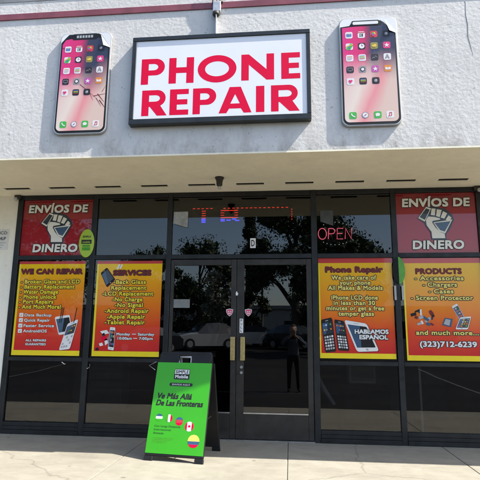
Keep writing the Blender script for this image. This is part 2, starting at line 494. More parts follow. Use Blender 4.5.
# ------------------------------------------------------------------ the setting: pavement, lot
Z_LOT = -.12
mb = MB()
CURB_Y = -3.15
JX = [-9.45, -7.55, -5.65, -3.76, -1.86, -.045, 1.85, 3.75, 5.65, 7.55]
JY = [CURB_Y + .16, .05]
for i in range(len(JX) - 1):
    mb.bevel_box(JX[i] + .004, JX[i + 1] - .004, JY[0] + .005, JY[1], -.14, 0, M['concrete'], .006, 2)
mb.box(JX[0], JX[-1], JY[0] - .01, JY[1] + .02, -.13, -.007, M['joint_grit'])
structure(mb.build('sidewalk'))
structure(MB().bevel_box(JX[0], JX[-1], CURB_Y, CURB_Y + .16, -.2, .002, M['concrete'], .02, 3).build('curb'))
prof = [(140, Z_LOT), (CURB_Y, Z_LOT), (-5.5, -.11), (-8, -.10), (-12, -.02), (-20, .35), (-30, .78), (-60, .95), (-400, .95)]
xs = [-400, -60, -20, -8, 0, 8, 20, 60, 400]
V = [(x, y, z - .004) for y, z in prof for x in xs]
F = [(j * 9 + i, (j + 1) * 9 + i, (j + 1) * 9 + i + 1, j * 9 + i + 1) for j in range(len(prof) - 1) for i in range(8)]
structure(MB().add(V, F, M['asphalt']).build('parking_lot'))
def lot_z(y):
    for (a, za), (b, zb) in zip(prof, prof[1:]):
        if b <= y <= a: return za + (zb - za) * (y - a) / (b - a)
    return .95

mb = MB()
M['line_paint'] = plain('worn_line_paint', (.10, .10, .095, 1), .8, 0, .5, 7)
for lx in (-11.9, -9.1, 5.0, 7.8, 10.6):
    ys = [-6.0 - .6 * k for k in range(16)]
    mb.add([(lx + dx - .10 * k * (1 if lx < 0 else -.3) * .5, y_, lot_z(y_) + .004) for k, y_ in enumerate(ys) for dx in (-.055, .055)],
           [(2 * k, 2 * k + 2, 2 * k + 3, 2 * k + 1) for k in range(15)], M['line_paint'])
structure(mb.build('parking_markings'))

# ------------------------------------------------------------------ the building
W, ZF, ZTOP = 1.481, 3.335, 5.44
bld = thing('shop_building', 'white stucco shop building with dark glass front under a deep overhang', 'shop building', (0, 0, 0))
XL, XR = -9.4, 7.5
MB().box(XL, XR, -W, -W + .16, ZF + .0205, ZTOP, M['stucco']).build('fascia', bld)
mb = MB()
mb.bevel_box(XL, XR, -W - .014, -W - .0005, 5.185, 5.268, M['stripe'], .003, 1)
mb.build('trim_stripe', bld)
MB().box(XL, XR, -W - .006, 0.2, ZTOP, 5.62, M['grey_cap']).build('parapet_cap', bld)
# soffit with real vent slots
slots = [(1.93 - .66 * k, 1.93 - .66 * k + .375) for k in range(-5, 16)]
slots = sorted(s for s in slots if s[0] > XL and s[1] < XR)
mb = MB()
ys0, ys1 = -.398, -.306
mb.box(XL, XR, -W, ys0, ZF, ZF + .02, M['soffit'])
mb.box(XL, XR, ys1, .12, ZF, ZF + .02, M['soffit'])
xa = XL
for a, b in slots:
    mb.box(xa, a, ys0, ys1, ZF, ZF + .02, M['soffit']); xa = b
mb.box(xa, XR, ys0, ys1, ZF, ZF + .02, M['soffit'])
mb.build('soffit', bld)
# louvre blades recessed in the slots
for a, b in slots:
    mb = MB()
    mb.box(a - .01, b + .01, ys0 - .01, ys1 + .01, ZF + .022, ZF + .030, M['black'])
    mb.box(a, b, ys0 + .02, ys0 + .028, ZF + .004, ZF + .0225, M['dark_iron'])
    mb.box(a, b, ys1 - .028, ys1 - .02, ZF + .004, ZF + .0225, M['dark_iron'])
    mb.build('soffit_vent', bld)
MB().box(XL, XR, -W + .16, 6.2, 5.0, 5.1, M['grey_cap']).build('roof', bld)
mb = MB()
mb.box(XL, -3.985, -.015, .2, 0, ZF, M['pilaster'])
mb.build('pilaster', bld)
MB().box(2.575, XR, -.015, .2, 0, ZF, M['pilaster']).build('pilaster', bld)
mb = MB()
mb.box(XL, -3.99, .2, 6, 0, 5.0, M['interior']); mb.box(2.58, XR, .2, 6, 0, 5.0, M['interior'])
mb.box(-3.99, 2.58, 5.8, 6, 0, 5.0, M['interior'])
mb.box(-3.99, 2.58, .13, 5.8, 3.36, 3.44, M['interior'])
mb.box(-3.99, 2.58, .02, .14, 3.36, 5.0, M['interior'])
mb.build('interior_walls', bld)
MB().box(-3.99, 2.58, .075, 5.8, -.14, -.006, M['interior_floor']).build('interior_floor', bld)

mb = MB()
mb.tube([(2.020, -W, 5.10), (2.028, -W, 5.08), (2.020, -W, 4.93), (2.032, -W, 4.80), (2.024, -W, 4.66), (2.045, -W, 4.52), (2.062, -W, 4.42)], [.0018, .0022, .0025, .003, .0025, .002, .001], M['dark_iron'], 6)
mb.build('crack', bld)
# storefront frame: every bar butts against the next, the bars between panes stand 2 mm proud
fm = M['frame']
YF, YB = -.030, .070
mb = MB()
verticals = [(-3.982, -3.905), (-2.838, -2.762), (-1.724, -1.656), (.298, .374), (1.376, 1.446), (2.500, 2.572)]
for a, b in verticals:
    mb.bevel_box(a, b, YF, YB, 0.0, 3.332, fm, .004, 1)
bays = [(verticals[i][1], verticals[i + 1][0]) for i in range(5)]
for i, (a, b) in enumerate(bays):
    a += .0005; b -= .0005
    mb.bevel_box(a, b, YF + .003, YB, 3.268, 3.332, fm, .004, 1)
    mb.bevel_box(a, b, YF + .003, YB, 2.372, 2.434, fm, .004, 1)
    if i != 2:
        mb.bevel_box(a, b, YF + .003, YB, .958, 1.012, fm, .004, 1)
        mb.bevel_box(a, b, YF + .003, YB, .105, .155, fm, .004, 1)
        mb.bevel_box(a, b, YF - .004, YB, .058, .104, fm, .004, 1)
        mb.bevel_box(a, b, YF - .012, YB, .002, .056, fm, .004, 1)
frame = mb.build('storefront_frame', bld)
# thin light gaskets along the sill, a real bead of aluminium
for i, (a, b) in enumerate(bays):
    rows = [(2.436, 3.266)] if i == 2 else [(.157, .956), (1.014, 2.370), (2.436, 3.266)]
    for z0, z1 in rows:
        MB().box(a + .002, b - .002, 0.004, .010, z0, z1, M['glass']).build('window_pane', bld)
MB().box(-1.655, .297, -.055, .10, 0.001, .014, M['alu']).build('threshold', bld)

def door(x0, x1, gx0, gx1, hand):
    d = MB()
    z0, z1 = .02, 2.362
    m = M['door_metal']
    y0, y1 = -.018, .03
    d.bevel_box(x0, gx0, y0, y1, z0, z1, m, .003, 1)
    d.bevel_box(gx1, x1, y0, y1, z0, z1, m, .003, 1)
    d.bevel_box(gx0 + .0004, gx1 - .0004, y0 + .002, y1, 2.282, z1, m, .003, 1)
    d.bevel_box(gx0 + .0004, gx1 - .0004, y0 + .002, y1, z0, .330, m, .003, 1)
    o = d.build('door', bld)
    MB().box(gx0, gx1, .004, .010, .330, 2.282, M['glass']).build('glass_pane', o)
    b = MB()
    for za, zb in ((.330, .345),):
        b.box(gx0 + .002, gx1 - .002, y0 + .004, .0035, za, zb, M['alu'])
    b.build('glazing_bead', o)
    h = MB()
    hx = x1 - .040 if hand > 0 else x0 + .088
    h.bevel_box(hx - .030, hx + .030, y0 - .045, y0 - .033, 1.005, 1.31, M['brass'], .004, 2)
    h.box(hx - .012, hx + .012, y0 - .034, y0 + .001, 1.03, 1.06, M['brass'])
    h.box(hx - .012, hx + .012, y0 - .034, y0 + .001, 1.255, 1.285, M['brass'])
    h.build('pull_handle', o)
    return o, hx
door_l, hxl = door(-1.650, -.728, -1.605, -.800, 1)
door_r, hxr = door(-.722, .292, -.622, .222, -1)
for z in (.919, .848):
    lk = MB()
    bm = bmesh.new()
    bmesh.ops.create_cone(bm, cap_ends=True, segments=20, radius1=.022, radius2=.018, depth=.016, matrix=Matrix.Translation((-.651, -.026, z)) @ Matrix.Rotation(R(90), 4, 'X'))
    lk.bm(bm, M['alu'])
    lk.build('lock_cylinder', door_r)

# ------------------------------------------------------------------ illuminated sign box
sx0, sx1, sz0, sz1 = -1.832, .256, 3.691, 4.797
SY = -W - .092
sg = thing('sign_box', 'long white sign box with black frame and red PHONE REPAIR lettering', 'shop sign', ((sx0 + sx1) / 2, -W, sz0))
mb = MB()
fr = .052
mb.bevel_box(sx0, sx1, SY, -W - .0008, sz1 - fr, sz1, M['sign_frame'], .004, 1)
mb.bevel_box(sx0, sx1, SY, -W - .0008, sz0, sz0 + fr + .012, M['sign_frame'], .004, 1)
mb.bevel_box(sx0, sx0 + fr, SY + .001, -W - .0008, sz0 + fr + .0125, sz1 - fr - .0005, M['sign_frame'], .004, 1)
mb.bevel_box(sx1 - fr * .85, sx1, SY + .001, -W - .0008, sz0 + fr + .0125, sz1 - fr - .0005, M['sign_frame'], .004, 1)
mb.build('frame', sg)
MB().box(sx0 + fr - .004, sx1 - fr * .85 + .004, SY + .012, SY + .03, sz0 + fr + .004, sz1 - fr + .004, M['sign_face']).build('face_panel', sg)
def sign_row(spans, x0, x1, z0, z1):
    a, b = spans[0][1], spans[-1][2]
    s = (x1 - x0) / (b - a); h = z1 - z0
    mb = MB()
    for ch, p, q in spans:
        w = (q - p) * s / h
        st = .265 if ch != 'I' else w
        V, F = contour_mesh(bold_glyph(ch, w, st))
        pts = [(x0 + (p - a) * s + vx * h, SY + .0115, z0 + vz * h) for vx, vz in V]
        def fix(f):
            A, B, C = pts[f[0]], pts[f[1]], pts[f[2]]
            return f if (B[0] - A[0]) * (C[2] - A[2]) - (B[2] - A[2]) * (C[0] - A[0]) > 0 else f[::-1]
        mb.add(pts, [fix(f) for f in F], M['sign_red'])
    mb.build('lettering', sg)
sign_row([('P', 48, 103), ('H', 113, 171), ('O', 180, 269), ('N', 280, 354), ('E', 370, 412)], -1.712, .139, 4.186, 4.512)
sign_row([('R', 48, 106), ('E', 114, 158), ('P', 168, 222), ('A', 228, 303), ('I', 313, 332), ('R', 347, 409)], -1.688, .118, 3.793, 4.112)

# conduit box and strut above the sign
jb = thing('junction_box', 'grey electrical box with dark bracket on the maroon stripe above the sign', 'junction box', (-.837, -W, 5.08))
MB().bevel_box(-.884, -.790, -W - .065, -W - .015, 5.11, 5.245, M['galv'], .006, 2).build('box', jb)
mb = MB()
mb.lathe([(.0, 5.05), (.03, 5.055), (.044, 5.075), (.04, 5.109)], -.845, -W - .045, M['dark_iron'], 14)
mb.build('cable_gland', jb)
mb = MB()
mb.tube([(-.885, -W - .04, 5.24), (-.892, -W - .05, 5.40), (-.87, -W - .06, 5.60)], .012, M['dark_iron'], 8)
mb.tube([(-.80, -W - .04, 5.24), (-.775, -W - .05, 5.33), (-.80, -W - .06, 5.60)], .012, M['dark_iron'], 8)
mb.tube([(-.845, -W - .035, 5.245), (-.835, -W - .05, 5.29), (-.78, -W - .05, 5.33)], .012, M['dark_iron'], 8)
mb.box(-.90, -.77, -W - .035, -W - .0148, 5.247, 5.262, M['dark_iron'])
mb.build('bracket', jb)
tag(MB().box(-.842, -.834, -W - .088, -W - .0005, 4.80, 5.052, M['galv']).build('sign_strut'), 'thin grey metal strut joining electrical box to the sign box', 'strut')

# ------------------------------------------------------------------ phone shaped signs
GRID = [['white', 'white', 'red', 'dark'], ['white', 'dark', 'olive', 'pink'], ['white', 'white', 'dark', 'white'], ['dark', 'grey', 'purple', 'orange'], ['white', 'dark', 'dark', None]]
INNER = [['grey', 'pink', 'orange', 'grey'], ['red', 'red', 'yellow', 'white'], ['orange', 'yellow', 'grey', 'grey'], ['grey', 'white', 'white', 'white'], ['pink', 'white', 'grey', None]]
KINDS = [['mail', 'date', 'petals', 'lens'], ['map', 'clock', 'cloud', 'star'], ['pencil', 'wallet', 'graph', 'letter'], ['tv', 'lens', 'star', 'book'], ['heart', 'wallet', 'lens', None]]
def phone_sign(x0, x1, z0, z1, label, left_white, seed):
    t = thing('phone_sign', label, 'phone sign', ((x0 + x1) / 2, -W, z0), 0, 'phone shaped signs')
    yb = -W - .0005; yf = -W - .034
    w, h = x1 - x0, z1 - z0
    bm = bmesh.new()
    pts = rrect(x0, x1, z0, z1, .085, 8)
    vs = [bm.verts.new((x, yb, z)) for x, z in pts]
    f = bm.faces.new(vs)
    e = bmesh.ops.extrude_face_region(bm, geom=[f])
    top = [g for g in e['geom'] if isinstance(g, bmesh.types.BMVert)]
    for v in top: v.co.y = yf
    bmesh.ops.recalc_face_normals(bm, faces=bm.faces[:])
    ed = [g for g in bm.edges if all(abs(v.co.y - yf) < 1e-6 for v in g.verts)]
    bmesh.ops.bevel(bm, geom=ed, offset=.006, segments=2, affect='EDGES', profile=.5)
    MB().bm(bm, M['steel_grey'], True).build('body', t)
    MB().flat(rrect(x0 + .010, x1 - .010, z0 + .010, z1 - .010, .075, 8), yf - .0012, M['white']).build('backing_board', t)
    X = lambda u: x0 + u * w
    Z = lambda v: z1 - v * h
    # black print with its top corners torn away
    c = .075
    b0, b1, bz = x0 + .016, x1 - .013, z0 + .016
    low = [p for p in rrect(b0, b1, bz, z1, .075, 8) if p[1] < z0 + h / 2]
    lefttop = [(X(.16), Z(.012)), (X(.025), Z(.085 if left_white else .10))]
    righttop = [(X(.975), Z(.155)), (X(.90), Z(.10)), (X(.80), Z(.03))] if left_white is False else [(X(.965), Z(.15)), (X(.90), Z(.12)), (X(.77), Z(.055))]
    outl = low[:]
    outl = [p for p in low if p[0] < (x0 + x1) / 2] + [p for p in low if p[0] >= (x0 + x1) / 2]
    if left_white:
        topline = righttop + [(X(.72), Z(.035)), (X(.25), Z(.035)), (X(.18), Z(.075)), (X(.025), Z(.085))]
    else:
        topline = righttop + [(X(.74), Z(.014)), (X(.17), Z(.014)), (X(.10), Z(.05)), (X(.025), Z(.095))]
    MB().flat(outl + topline, yf - .0024, M['black']).build('bezel', t)
    q0, q1 = X(.055), X(.945)
    slow = [p for p in rrect(q0, q1, Z(.965), z1, .055, 8) if p[1] < z0 + h / 2]
    if left_white: stop_ = [(X(.945), Z(.155)), (X(.86), Z(.105)), (X(.76), Z(.05)), (X(.72), Z(.085)), (X(.26), Z(.085)), (X(.055), Z(.095))]
    else: stop_ = [(X(.945), Z(.165)), (X(.80), Z(.06)), (X(.76), Z(.06)), (X(.2), Z(.06)), (X(.11), Z(.07)), (X(.055), Z(.115))]
    MB().flat(slow + stop_, yf - .0036, wallpaper('phone_wallpaper', seed)).build('screen', t)
    # notch
    n = MB()
    if left_white:
        n.flat(rrect(X(.22), X(.70), Z(.078), Z(.030), .02), yf - .0046, M['black'])
        n.flat(rrect(X(.24), X(.68), Z(.068), Z(.040), .014), yf - .0056, M['white'])
    else:
        n.flat(rrect(X(.24), X(.72), Z(.072), Z(.012), .02), yf - .0046, M['black'])
        for k in range(6): n.flat(rect(X(.32 + k * .055), X(.36 + k * .055), Z(.054), Z(.028)), yf - .0056, M['fixture_grey'])
    n.build('notch', t)
    # peeled corner curling forward
    fl = MB()
    a, b_, c_ = (X(.79), Z(.03)), (X(.985), Z(.165)), (X(.86), Z(.145))
    P = [(a[0], yf - .006, a[1]), (b_[0], yf - .006, b_[1]), (c_[0], yf - .026, c_[1])]
    Pb = [(x, y + .0015, z) for x, y, z in P]
    fl.add(P + Pb, [(0, 2, 1), (3, 4, 5), (0, 3, 5, 2), (2, 5, 4, 1), (1, 4, 3, 0)], M['white'])
    fl.build('peeled_corner', t)
    s = w * .125
    def icon(cu, cv, col, inner, kind):
        i = MB()
        cx, cz = X(cu), Z(cv)
        i.flat(rrect(cx - s / 2, cx + s / 2, cz - s / 2, cz + s / 2, s * .22, 4) if kind != 'compass' else ell(cx, cz, s * .48, s * .48), yf - .0046, ICON[col])
        if inner:
            y = yf - .0056
            E_ = lambda dx, dz, rx, rz, m, k=0: i.flat(ell(cx + dx * s, cz + dz * s, rx * s, rz * s, 16), y - .0004 * k, ICON[m])
            B_ = lambda a0, a1, b0, b1, m, k=0: i.flat(rect(cx + a0 * s, cx + a1 * s, cz + b0 * s, cz + b1 * s), y - .0004 * k, ICON[m])
            T_ = lambda pts, m, k=0: i.flat([(cx + px * s, cz + pz * s) for px, pz in pts], y - .0004 * k, ICON[m])
            if kind == 'phone': T_([(-.28, .28), (-.12, .30), (-.06, .10), (.1, -.06), (.30, -.12), (.28, -.28), (.05, -.22), (-.2, 0)], 'white')
            elif kind == 'msg': E_(0, .03, .31, .24, 'white'); T_([(-.22, -.10), (-.05, -.17), (-.26, -.29)], 'white', 1)
            elif kind == 'note':
                B_(-.12, -.05, -.2, .25, 'red'); B_(.16, .23, -.15, .3, 'red'); B_(-.12, .23, .2, .31, 'red', 1); E_(-.15, -.2, .1, .08, 'red', 2); E_(.13, -.15, .1, .08, 'red', 2)
            elif kind == 'compass': E_(0, 0, .36, .36, 'white'); T_([(-.22, -.2), (.06, -.05), (.22, .22), (-.06, .06)], 'red', 1); T_([(-.22, -.2), (.06, -.05), (-.06, .06)], 'blue', 2)
            elif kind == 'mail': B_(-.34, .34, -.22, .22, 'blue'); T_([(-.34, .22), (0, -.06), (.34, .22)], 'grey', 1)
            elif kind == 'petals':
                for q, cc in enumerate(('orange', 'yellow', 'green', 'blue', 'purple', 'pink')): E_(.19 * math.cos(q * 1.05), .19 * math.sin(q * 1.05), .13, .13, cc, q)
            elif kind == 'lens': E_(0, 0, .34, .34, 'dark'); E_(0, 0, .22, .22, inner, 1); E_(.07, .08, .07, .07, 'white', 2)
            elif kind == 'tv': B_(-.34, .34, -.14, .28, inner); B_(-.28, .28, -.08, .22, 'dark', 1); B_(-.14, .14, -.26, -.20, inner)
            elif kind == 'date': B_(-.5, .5, .28, .40, 'red'); B_(-.22, -.05, -.30, .16, 'dark'); B_(.05, .22, -.30, .16, 'dark'); B_(-.16, -.10, -.22, .08, 'white', 1)
            elif kind == 'clock': E_(0, 0, .38, .38, 'white'); T_([(-.03, 0), (.03, 0), (.03, .28), (-.03, .28)], 'dark', 1); T_([(0, -.03), (.22, .06), (.20, .11), (-.02, .03)], 'dark', 2)
            elif kind == 'map': T_([(-.5, -.35), (.1, -.5), (.5, .1), (.5, .35), (.2, .5)], 'green'); T_([(-.5, .05), (-.5, -.1), (.5, .25), (.5, .38)], 'yellow', 1); T_([(-.1, -.25), (.12, -.25), (.0, .2)], 'blue', 2)
            elif kind == 'cloud': E_(-.12, -.04, .2, .16, inner); E_(.1, .03, .22, .2, inner, 1); B_(-.22, .24, -.2, -.04, inner, 2)
            elif kind == 'pencil': B_(-.36, .36, .2, .27, 'orange'); B_(-.36, .36, .02, .06, 'grey'); B_(-.36, .36, -.12, -.08, 'grey'); B_(-.36, .2, -.26, -.22, 'grey')
            elif kind == 'graph': T_([(-.38, -.2), (-.2, .05), (-.05, -.1), (.12, .22), (.36, -.05), (.36, -.11), (.12, .14), (-.05, -.18), (-.2, -.03), (-.36, -.26)], inner)
            elif kind == 'heart': E_(-.12, .08, .16, .15, inner); E_(.12, .08, .16, .15, inner, 1); T_([(-.27, .03), (0, -.30), (.27, .03), (0, .1)], inner, 2)
            elif kind == 'star': T_([(0, .36), (.1, .11), (.36, .1), (.15, -.06), (.23, -.32), (0, -.16), (-.23, -.32), (-.15, -.06), (-.36, .1), (-.1, .11)], inner)
            elif kind == 'book': T_([(-.36, .2), (-.02, .12), (-.02, -.24), (-.36, -.16)], inner); T_([(.36, .2), (.02, .12), (.02, -.24), (.36, -.16)], inner, 1)
            elif kind == 'letter': T_([(-.32, -.3), (-.16, -.3), (0, .14), (.16, -.3), (.32, -.3), (.08, .34), (-.08, .34)], inner); B_(-.2, .2, -.14, -.05, inner, 1)
            elif kind == 'wallet': 
                for q, cc in enumerate(('blue', 'yellow', 'green', 'red')): B_(-.36, .36, .22 - q * .14, .30 - q * .14, cc, q)
            elif kind == 'house': T_([(-.36, 0), (0, .36), (.36, 0), (.24, 0), (.24, -.3), (-.24, -.3), (-.24, 0)], inner)
        i.build('app_icon', t)
    for r_, row in enumerate(GRID):
        for k, col in enumerate(row):
            if col: icon(.17 + k * .212, .165 + r_ * .108, col, INNER[r_][k], KINDS[r_][k])
    for k, (col, kind) in enumerate((('green', 'phone'), ('grey', 'compass'), ('green', 'msg'), ('white', 'note'))):
        icon(.19 + k * .205, .905, col, 'white', kind)
    return t, X, Z, yf
t, X, Z, yf = phone_sign(-2.764, -2.116, 3.617, 4.935, 'smartphone shaped sign with cracked flower wallpaper, left of the sign box', False, 3.1)
# dark splash and branch printed on the older wallpaper
mb = MB()
random.seed(21)
def streak(u0, v0, u1, v1, wd):
    dx, dz = (X(u1) - X(u0)), (Z(v1) - Z(v0)); L = math.hypot(dx, dz); nx, nz = -dz / L * wd, dx / L * wd
    mb.flat([(X(u0) - nx, Z(v0) - nz), (X(u1) - nx * .3, Z(v1) - nz * .3), (X(u1) + nx * .3, Z(v1) + nz * .3), (X(u0) + nx, Z(v0) + nz)], yf - .0042 - random.random() * .0003, M['maroon_ink'])
for a in range(0, 360, 33): streak(.17, .165, .17 + .12 * math.cos(R(a)) * random.uniform(.5, 1), .165 + .06 * math.sin(R(a)) * random.uniform(.5, 1), .008)
streak(.45, .52, .78, .66, .004); streak(.62, .58, .72, .68, .004); streak(.72, .64, .95, .62, .005); streak(.80, .62, .93, .70, .006); streak(.84, .68, .96, .76, .007); streak(.78, .66, .88, .74, .004); streak(.88, .60, .95, .54, .004)
mb.build('flower_print', t)
phone_sign(.590, 1.246, 3.604, 4.940, 'smartphone shaped sign with clean pink wallpaper, right of the sign box', True, 7.7)

# ------------------------------------------------------------------ posters
def poster(name, label, x0, x1, z0, z1, art, cat='poster', group=None):
    y = -.0012
    t = thing(name, label, cat, ((x0 + x1) / 2, 0.003, z0), 0, group)
    MB().box(x0, x1, y, .0032, z0, z1, art).build('printed_panel', t)
    U = lambda u: x0 + u * (x1 - x0)
    Vv = lambda v: z1 - v * (z1 - z0)
    return t, U, Vv, y, z1 - z0
WARM_A = [(.03, srgb(196, 38, 44)), (.30, srgb(214, 62, 36)), (.52, srgb(226, 118, 26)), (.76, srgb(232, 158, 18)), (.97, srgb(236, 196, 14))]
WARM_B = [(.03, srgb(198, 40, 46)), (.28, srgb(218, 74, 40)), (.50, srgb(230, 132, 36)), (.76, srgb(232, 168, 36)), (.97, srgb(232, 190, 40))]
def bands(t, U, V, y, top=.032, bot=.05, side=0.):
    b = MB()
    b.flat(rect(U(0), U(1), V(top), V(0)), y - .0015, M['red_band'])
    b.flat(rect(U(0), U(1), V(1), V(1 - bot)), y - .0015, M['yellow'])
    if side: b.flat(rect(U(0), U(side), V(1 - bot), V(top)), y - .0015, M['yellow'])
    b.build('border_band', t)
def lines(t, U, V, y, H, rows, fill, name='text_line', ow=.0125, cap=.040, drop=None, space=1.08, fw=.0036, dy=.004):
    for r_ in rows:
        l, o = MB(), MB()
        put_text(l, r_[0], U(r_[1]), U(r_[2]), V(r_[3]), cap * H, y - dy, fill, 0, 0, space, o, ow, drop, fw)
        p = l.build(name, t)
        o.build('outline', p)

def qmap(q):
    def f(a, b):
        (x0, z0), (x1, z1), (x2, z2), (x3, z3) = q
        return (((x0 * (1 - a) + x1 * a) * (1 - b) + (x3 * (1 - a) + x2 * a) * b), ((z0 * (1 - a) + z1 * a) * (1 - b) + (z3 * (1 - a) + z2 * a) * b))
    return f
def device(name, t, U, V, y, q, body, screen, seed, keys=0, apps=True, edge=.06):
    """A printed picture of a phone or tablet: q holds its corners clockwise from the top left, as fractions of the poster."""
    f = qmap(q); P = lambda pts: [(U(f(a, b)[0]), V(f(a, b)[1])) for a, b in pts]
    rn = random.Random(seed)
    m = MB()
    m.flat(P([(a + .03, b + .02) for a, b in rrect(0, 1, 0, 1, .10, 5)]), y - .0022, M['maroon_ink'])
    m.flat(P(rrect(0, 1, 0, 1, .10, 5)), y - .003, M[body])
    s0, s1 = (.13, .87) if not keys else (.12, .46)
    m.flat(P(rrect(edge, 1 - edge, s0, s1, .03, 3)), y - .0036, M[screen])
    m.flat(P([(edge, s0), (.62, s0), (.28, s1), (edge, s1)]), y - .0039, M['slate'] if screen != 'slate' else M['navy'])
    m.flat(P(rect(.38, .62, .055, .075)), y - .0036, M['fixture_grey'])
    if apps:
        cols = ['white', 'orange', 'yellow', 'green', 'red', 'blue', 'purple', 'grey']
        n = 4 if not keys else 2
        for i in range(n):
            for j in range(4):
                if rn.random() < .8:
                    a = edge + .08 + j * (1 - 2 * edge - .1) / 4; b = s0 + .05 + i * (s1 - s0 - .06) / n
                    m.flat(P(rrect(a, a + .13, b, b + (s1 - s0) * .13, .02, 2)), y - .0044, ICON[rn.choice(cols)])
    if keys:
        for i in range(keys):
            for j in range(4):
                a, b = .10 + j * .215, .52 + i * .44 / keys
                m.flat(P(rrect(a, a + .16, b, b + .30 / keys, .02, 2)), y - .0040, M[rn.choice(['white', 'fixture_grey', 'grey_paper', 'white'])])
    else: m.flat(P(ell(.5, .935, .06, .035, 12)), y - .0040, M['fixture_grey'])
    return m.build(name, t)

# poster 1
t, U, V, y, H = poster('repair_poster', 'yellow to red poster headed WE CAN REPAIR with ticked list and phones', -3.885, -2.897, 1.033, 2.352, poster_art('repair_art', WARM_A), 'poster', 'warm coloured window posters')
bands(t, U, V, y, .03, .052, .03)
lines(t, U, V, y, H, [('WE CAN REPAIR', .04, .96, .112)], M['maroon_ink'], 'heading', .011, .050, (.010, -.010), 1.08, .0055)
lines(t, U, V, y, H, [('- Broken Glass and LCD', .05, .93, .222), ('- Battery Replacement', .05, .86, .277), ('- Water Damage', .05, .62, .332), ('- Phone unlock', .05, .60, .386), ('- Port Repairs', .05, .56, .438), ('- And Much More!', .05, .68, .492)], M['yellow'])
lines(t, U, V, y, H, [('Data Backup', .15, .55, .580), ('Quick Repair', .15, .53, .635), ('Faster Service', .15, .60, .692), ('AndroidIOS', .15, .50, .748)], M['white'], 'text_line', .005, .028, None, 1.05, .0024)
lines(t, U, V, y, H, [('ALL REPAIRS', .20, .50, .845), ('GUARANTEED', .20, .50, .885)], M['white'], 'text_line', .006, .021, None, 1.05, .0022)
for v in (.580, .635, .692, .748):
    b = MB()
    b.flat(rrect(U(.07), U(.13), V(v + .021), V(v - .021), .008), y - .003, M['white'])
    b.flat([(U(.083), V(v)), (U(.097), V(v + .012)), (U(.12), V(v - .014)), (U(.097), V(v + .004))], y - .004, M['black_ink'])
    b.build('check_box', t)
device('tablet_picture', t, U, V, y, [(.60, .60), (.82, .575), (.88, .76), (.68, .79)], 'white', 'black', 1, apps=False)
device('phone_picture', t, U, V, y - .003, [(.80, .67), (.955, .62), (.86, .93), (.70, .945)], 'white', 'navy', 2, keys=4)
b = MB()
for u in (.70, .725, .915): b.flat([(U(u), V(.50)), (U(u + .010), V(.50)), (U(u - .02), V(.66)), (U(u - .03), V(.66))], y - .0066, M['black'])
b.build('tool_picture', t)

# poster 2
t, U, V, y, H = poster('services_poster', 'yellow to red poster headed SERVICES with opening hours, beside the left door', -2.722, -1.778, 1.033, 2.350, poster_art('services_art', WARM_A), 'poster', 'warm coloured window posters')
bands(t, U, V, y, .03, .052, .03)
lines(t, U, V, y, H, [('SERVICES', .26, .83, .128)], M['maroon_ink'], 'heading', .011, .050, (.010, -.010), 1.08, .0055)
lines(t, U, V, y, H, [('-Back Glass', .27, .76, .226), ('Replacement', .24, .77, .288), ('-LCD Replacement', .11, .88, .350), ('-No Charge', .27, .72, .410), ('-No Signal', .31, .73, .470), ('-Android Repair', .16, .82, .532), ('-Apple Repair', .20, .77, .592), ('-Tablet Repair', .17, .77, .650)], M['yellow'])
lines(t, U, V, y, H, [('Monday', .36, .56, .772), ('Saturday', .68, .92, .772), ('10:00am', .38, .59, .815), ('7:00pm', .70, .90, .815)], M['white'], 'text_line', .007, .025, None, 1.05, .0026)
b = MB()
b.flat(rect(U(.59), U(.65), V(.775), V(.768)), y - .003, M['white']); b.flat(rect(U(.61), U(.67), V(.818), V(.811)), y - .003, M['white'])
b.build('hours_dash', t)
device('phone_picture', t, U, V, y, [(.06, .13), (.15, .07), (.29, .20), (.17, .285)], 'black', 'navy', 3, apps=False)
b = MB()
b.flat([(U(.30), V(.085)), (U(.335), V(.035)), (U(.36), V(.035)), (U(.33), V(.09))], y - .004, M['white'])
b.flat([(U(.345), V(.08)), (U(.375), V(.035)), (U(.40), V(.04)), (U(.37), V(.085))], y - .004, M['white'])
b.build('tool_picture', t)
b = MB()
device('phone_picture', t, U, V, y, [(.255, .70), (.335, .705), (.330, .94), (.24, .93)], 'white', 'black', 4)
b = MB()
for (u, v, w_, h_, m) in ((.11, .73, .14, .05, 'white'), (.12, .79, .11, .06, 'sign_red'), (.18, .81, .06, .08, 'white'), (.10, .86, .07, .04, 'white'), (.05, .91, .06, .035, 'black'), (.14, .76, .05, .04, 'navy')):
    b.flat([(U(u), V(v + h_ * .3)), (U(u + w_ * .7), V(v)), (U(u + w_), V(v + h_ * .7)), (U(u + w_ * .3), V(v + h_))], y - .0045, M[m])
b.build('gadget_picture', t)

# poster 3
t, U, V, y, H = poster('phone_repair_poster', 'orange poster headed Phone Repair with HABLAMOS ESPAÑOL, right of the doors', .383, 1.358, 1.047, 2.371, poster_art('phone_repair_art', WARM_B), 'poster', 'warm coloured window posters')
bands(t, U, V, y, .05, .05, .02)
lines(t, U, V, y, H, [('Phone Repair', .10, .87, .118)], M['maroon_ink'], 'heading', .010, .052, (.008, -.008), 1.08, .0055)
lines(t, U, V, y, H, [('We take care of', .18, .78, .200), ('your phone', .29, .70, .252), ('All Makes & Models', .13, .86, .304), ('iPhone LCD done', .17, .79, .402), ('in less than 30', .20, .75, .455), ('minutes or get a free', .10, .87, .508), ('temper glass', .26, .73, .562)], M['pale_yellow'])
lines(t, U, V, y, H, [('HABLAMOS', .47, .91, .738), ('ESPAÑOL', .53, .90, .792)], M['white'], 'text_line', .012, .038, None, 1.0, .0045, .0095)
device('keypad_phone_picture', t, U, V, y, [(.02, .625), (.17, .60), (.215, .93), (.07, .945)], 'black', 'navy', 5, keys=5)
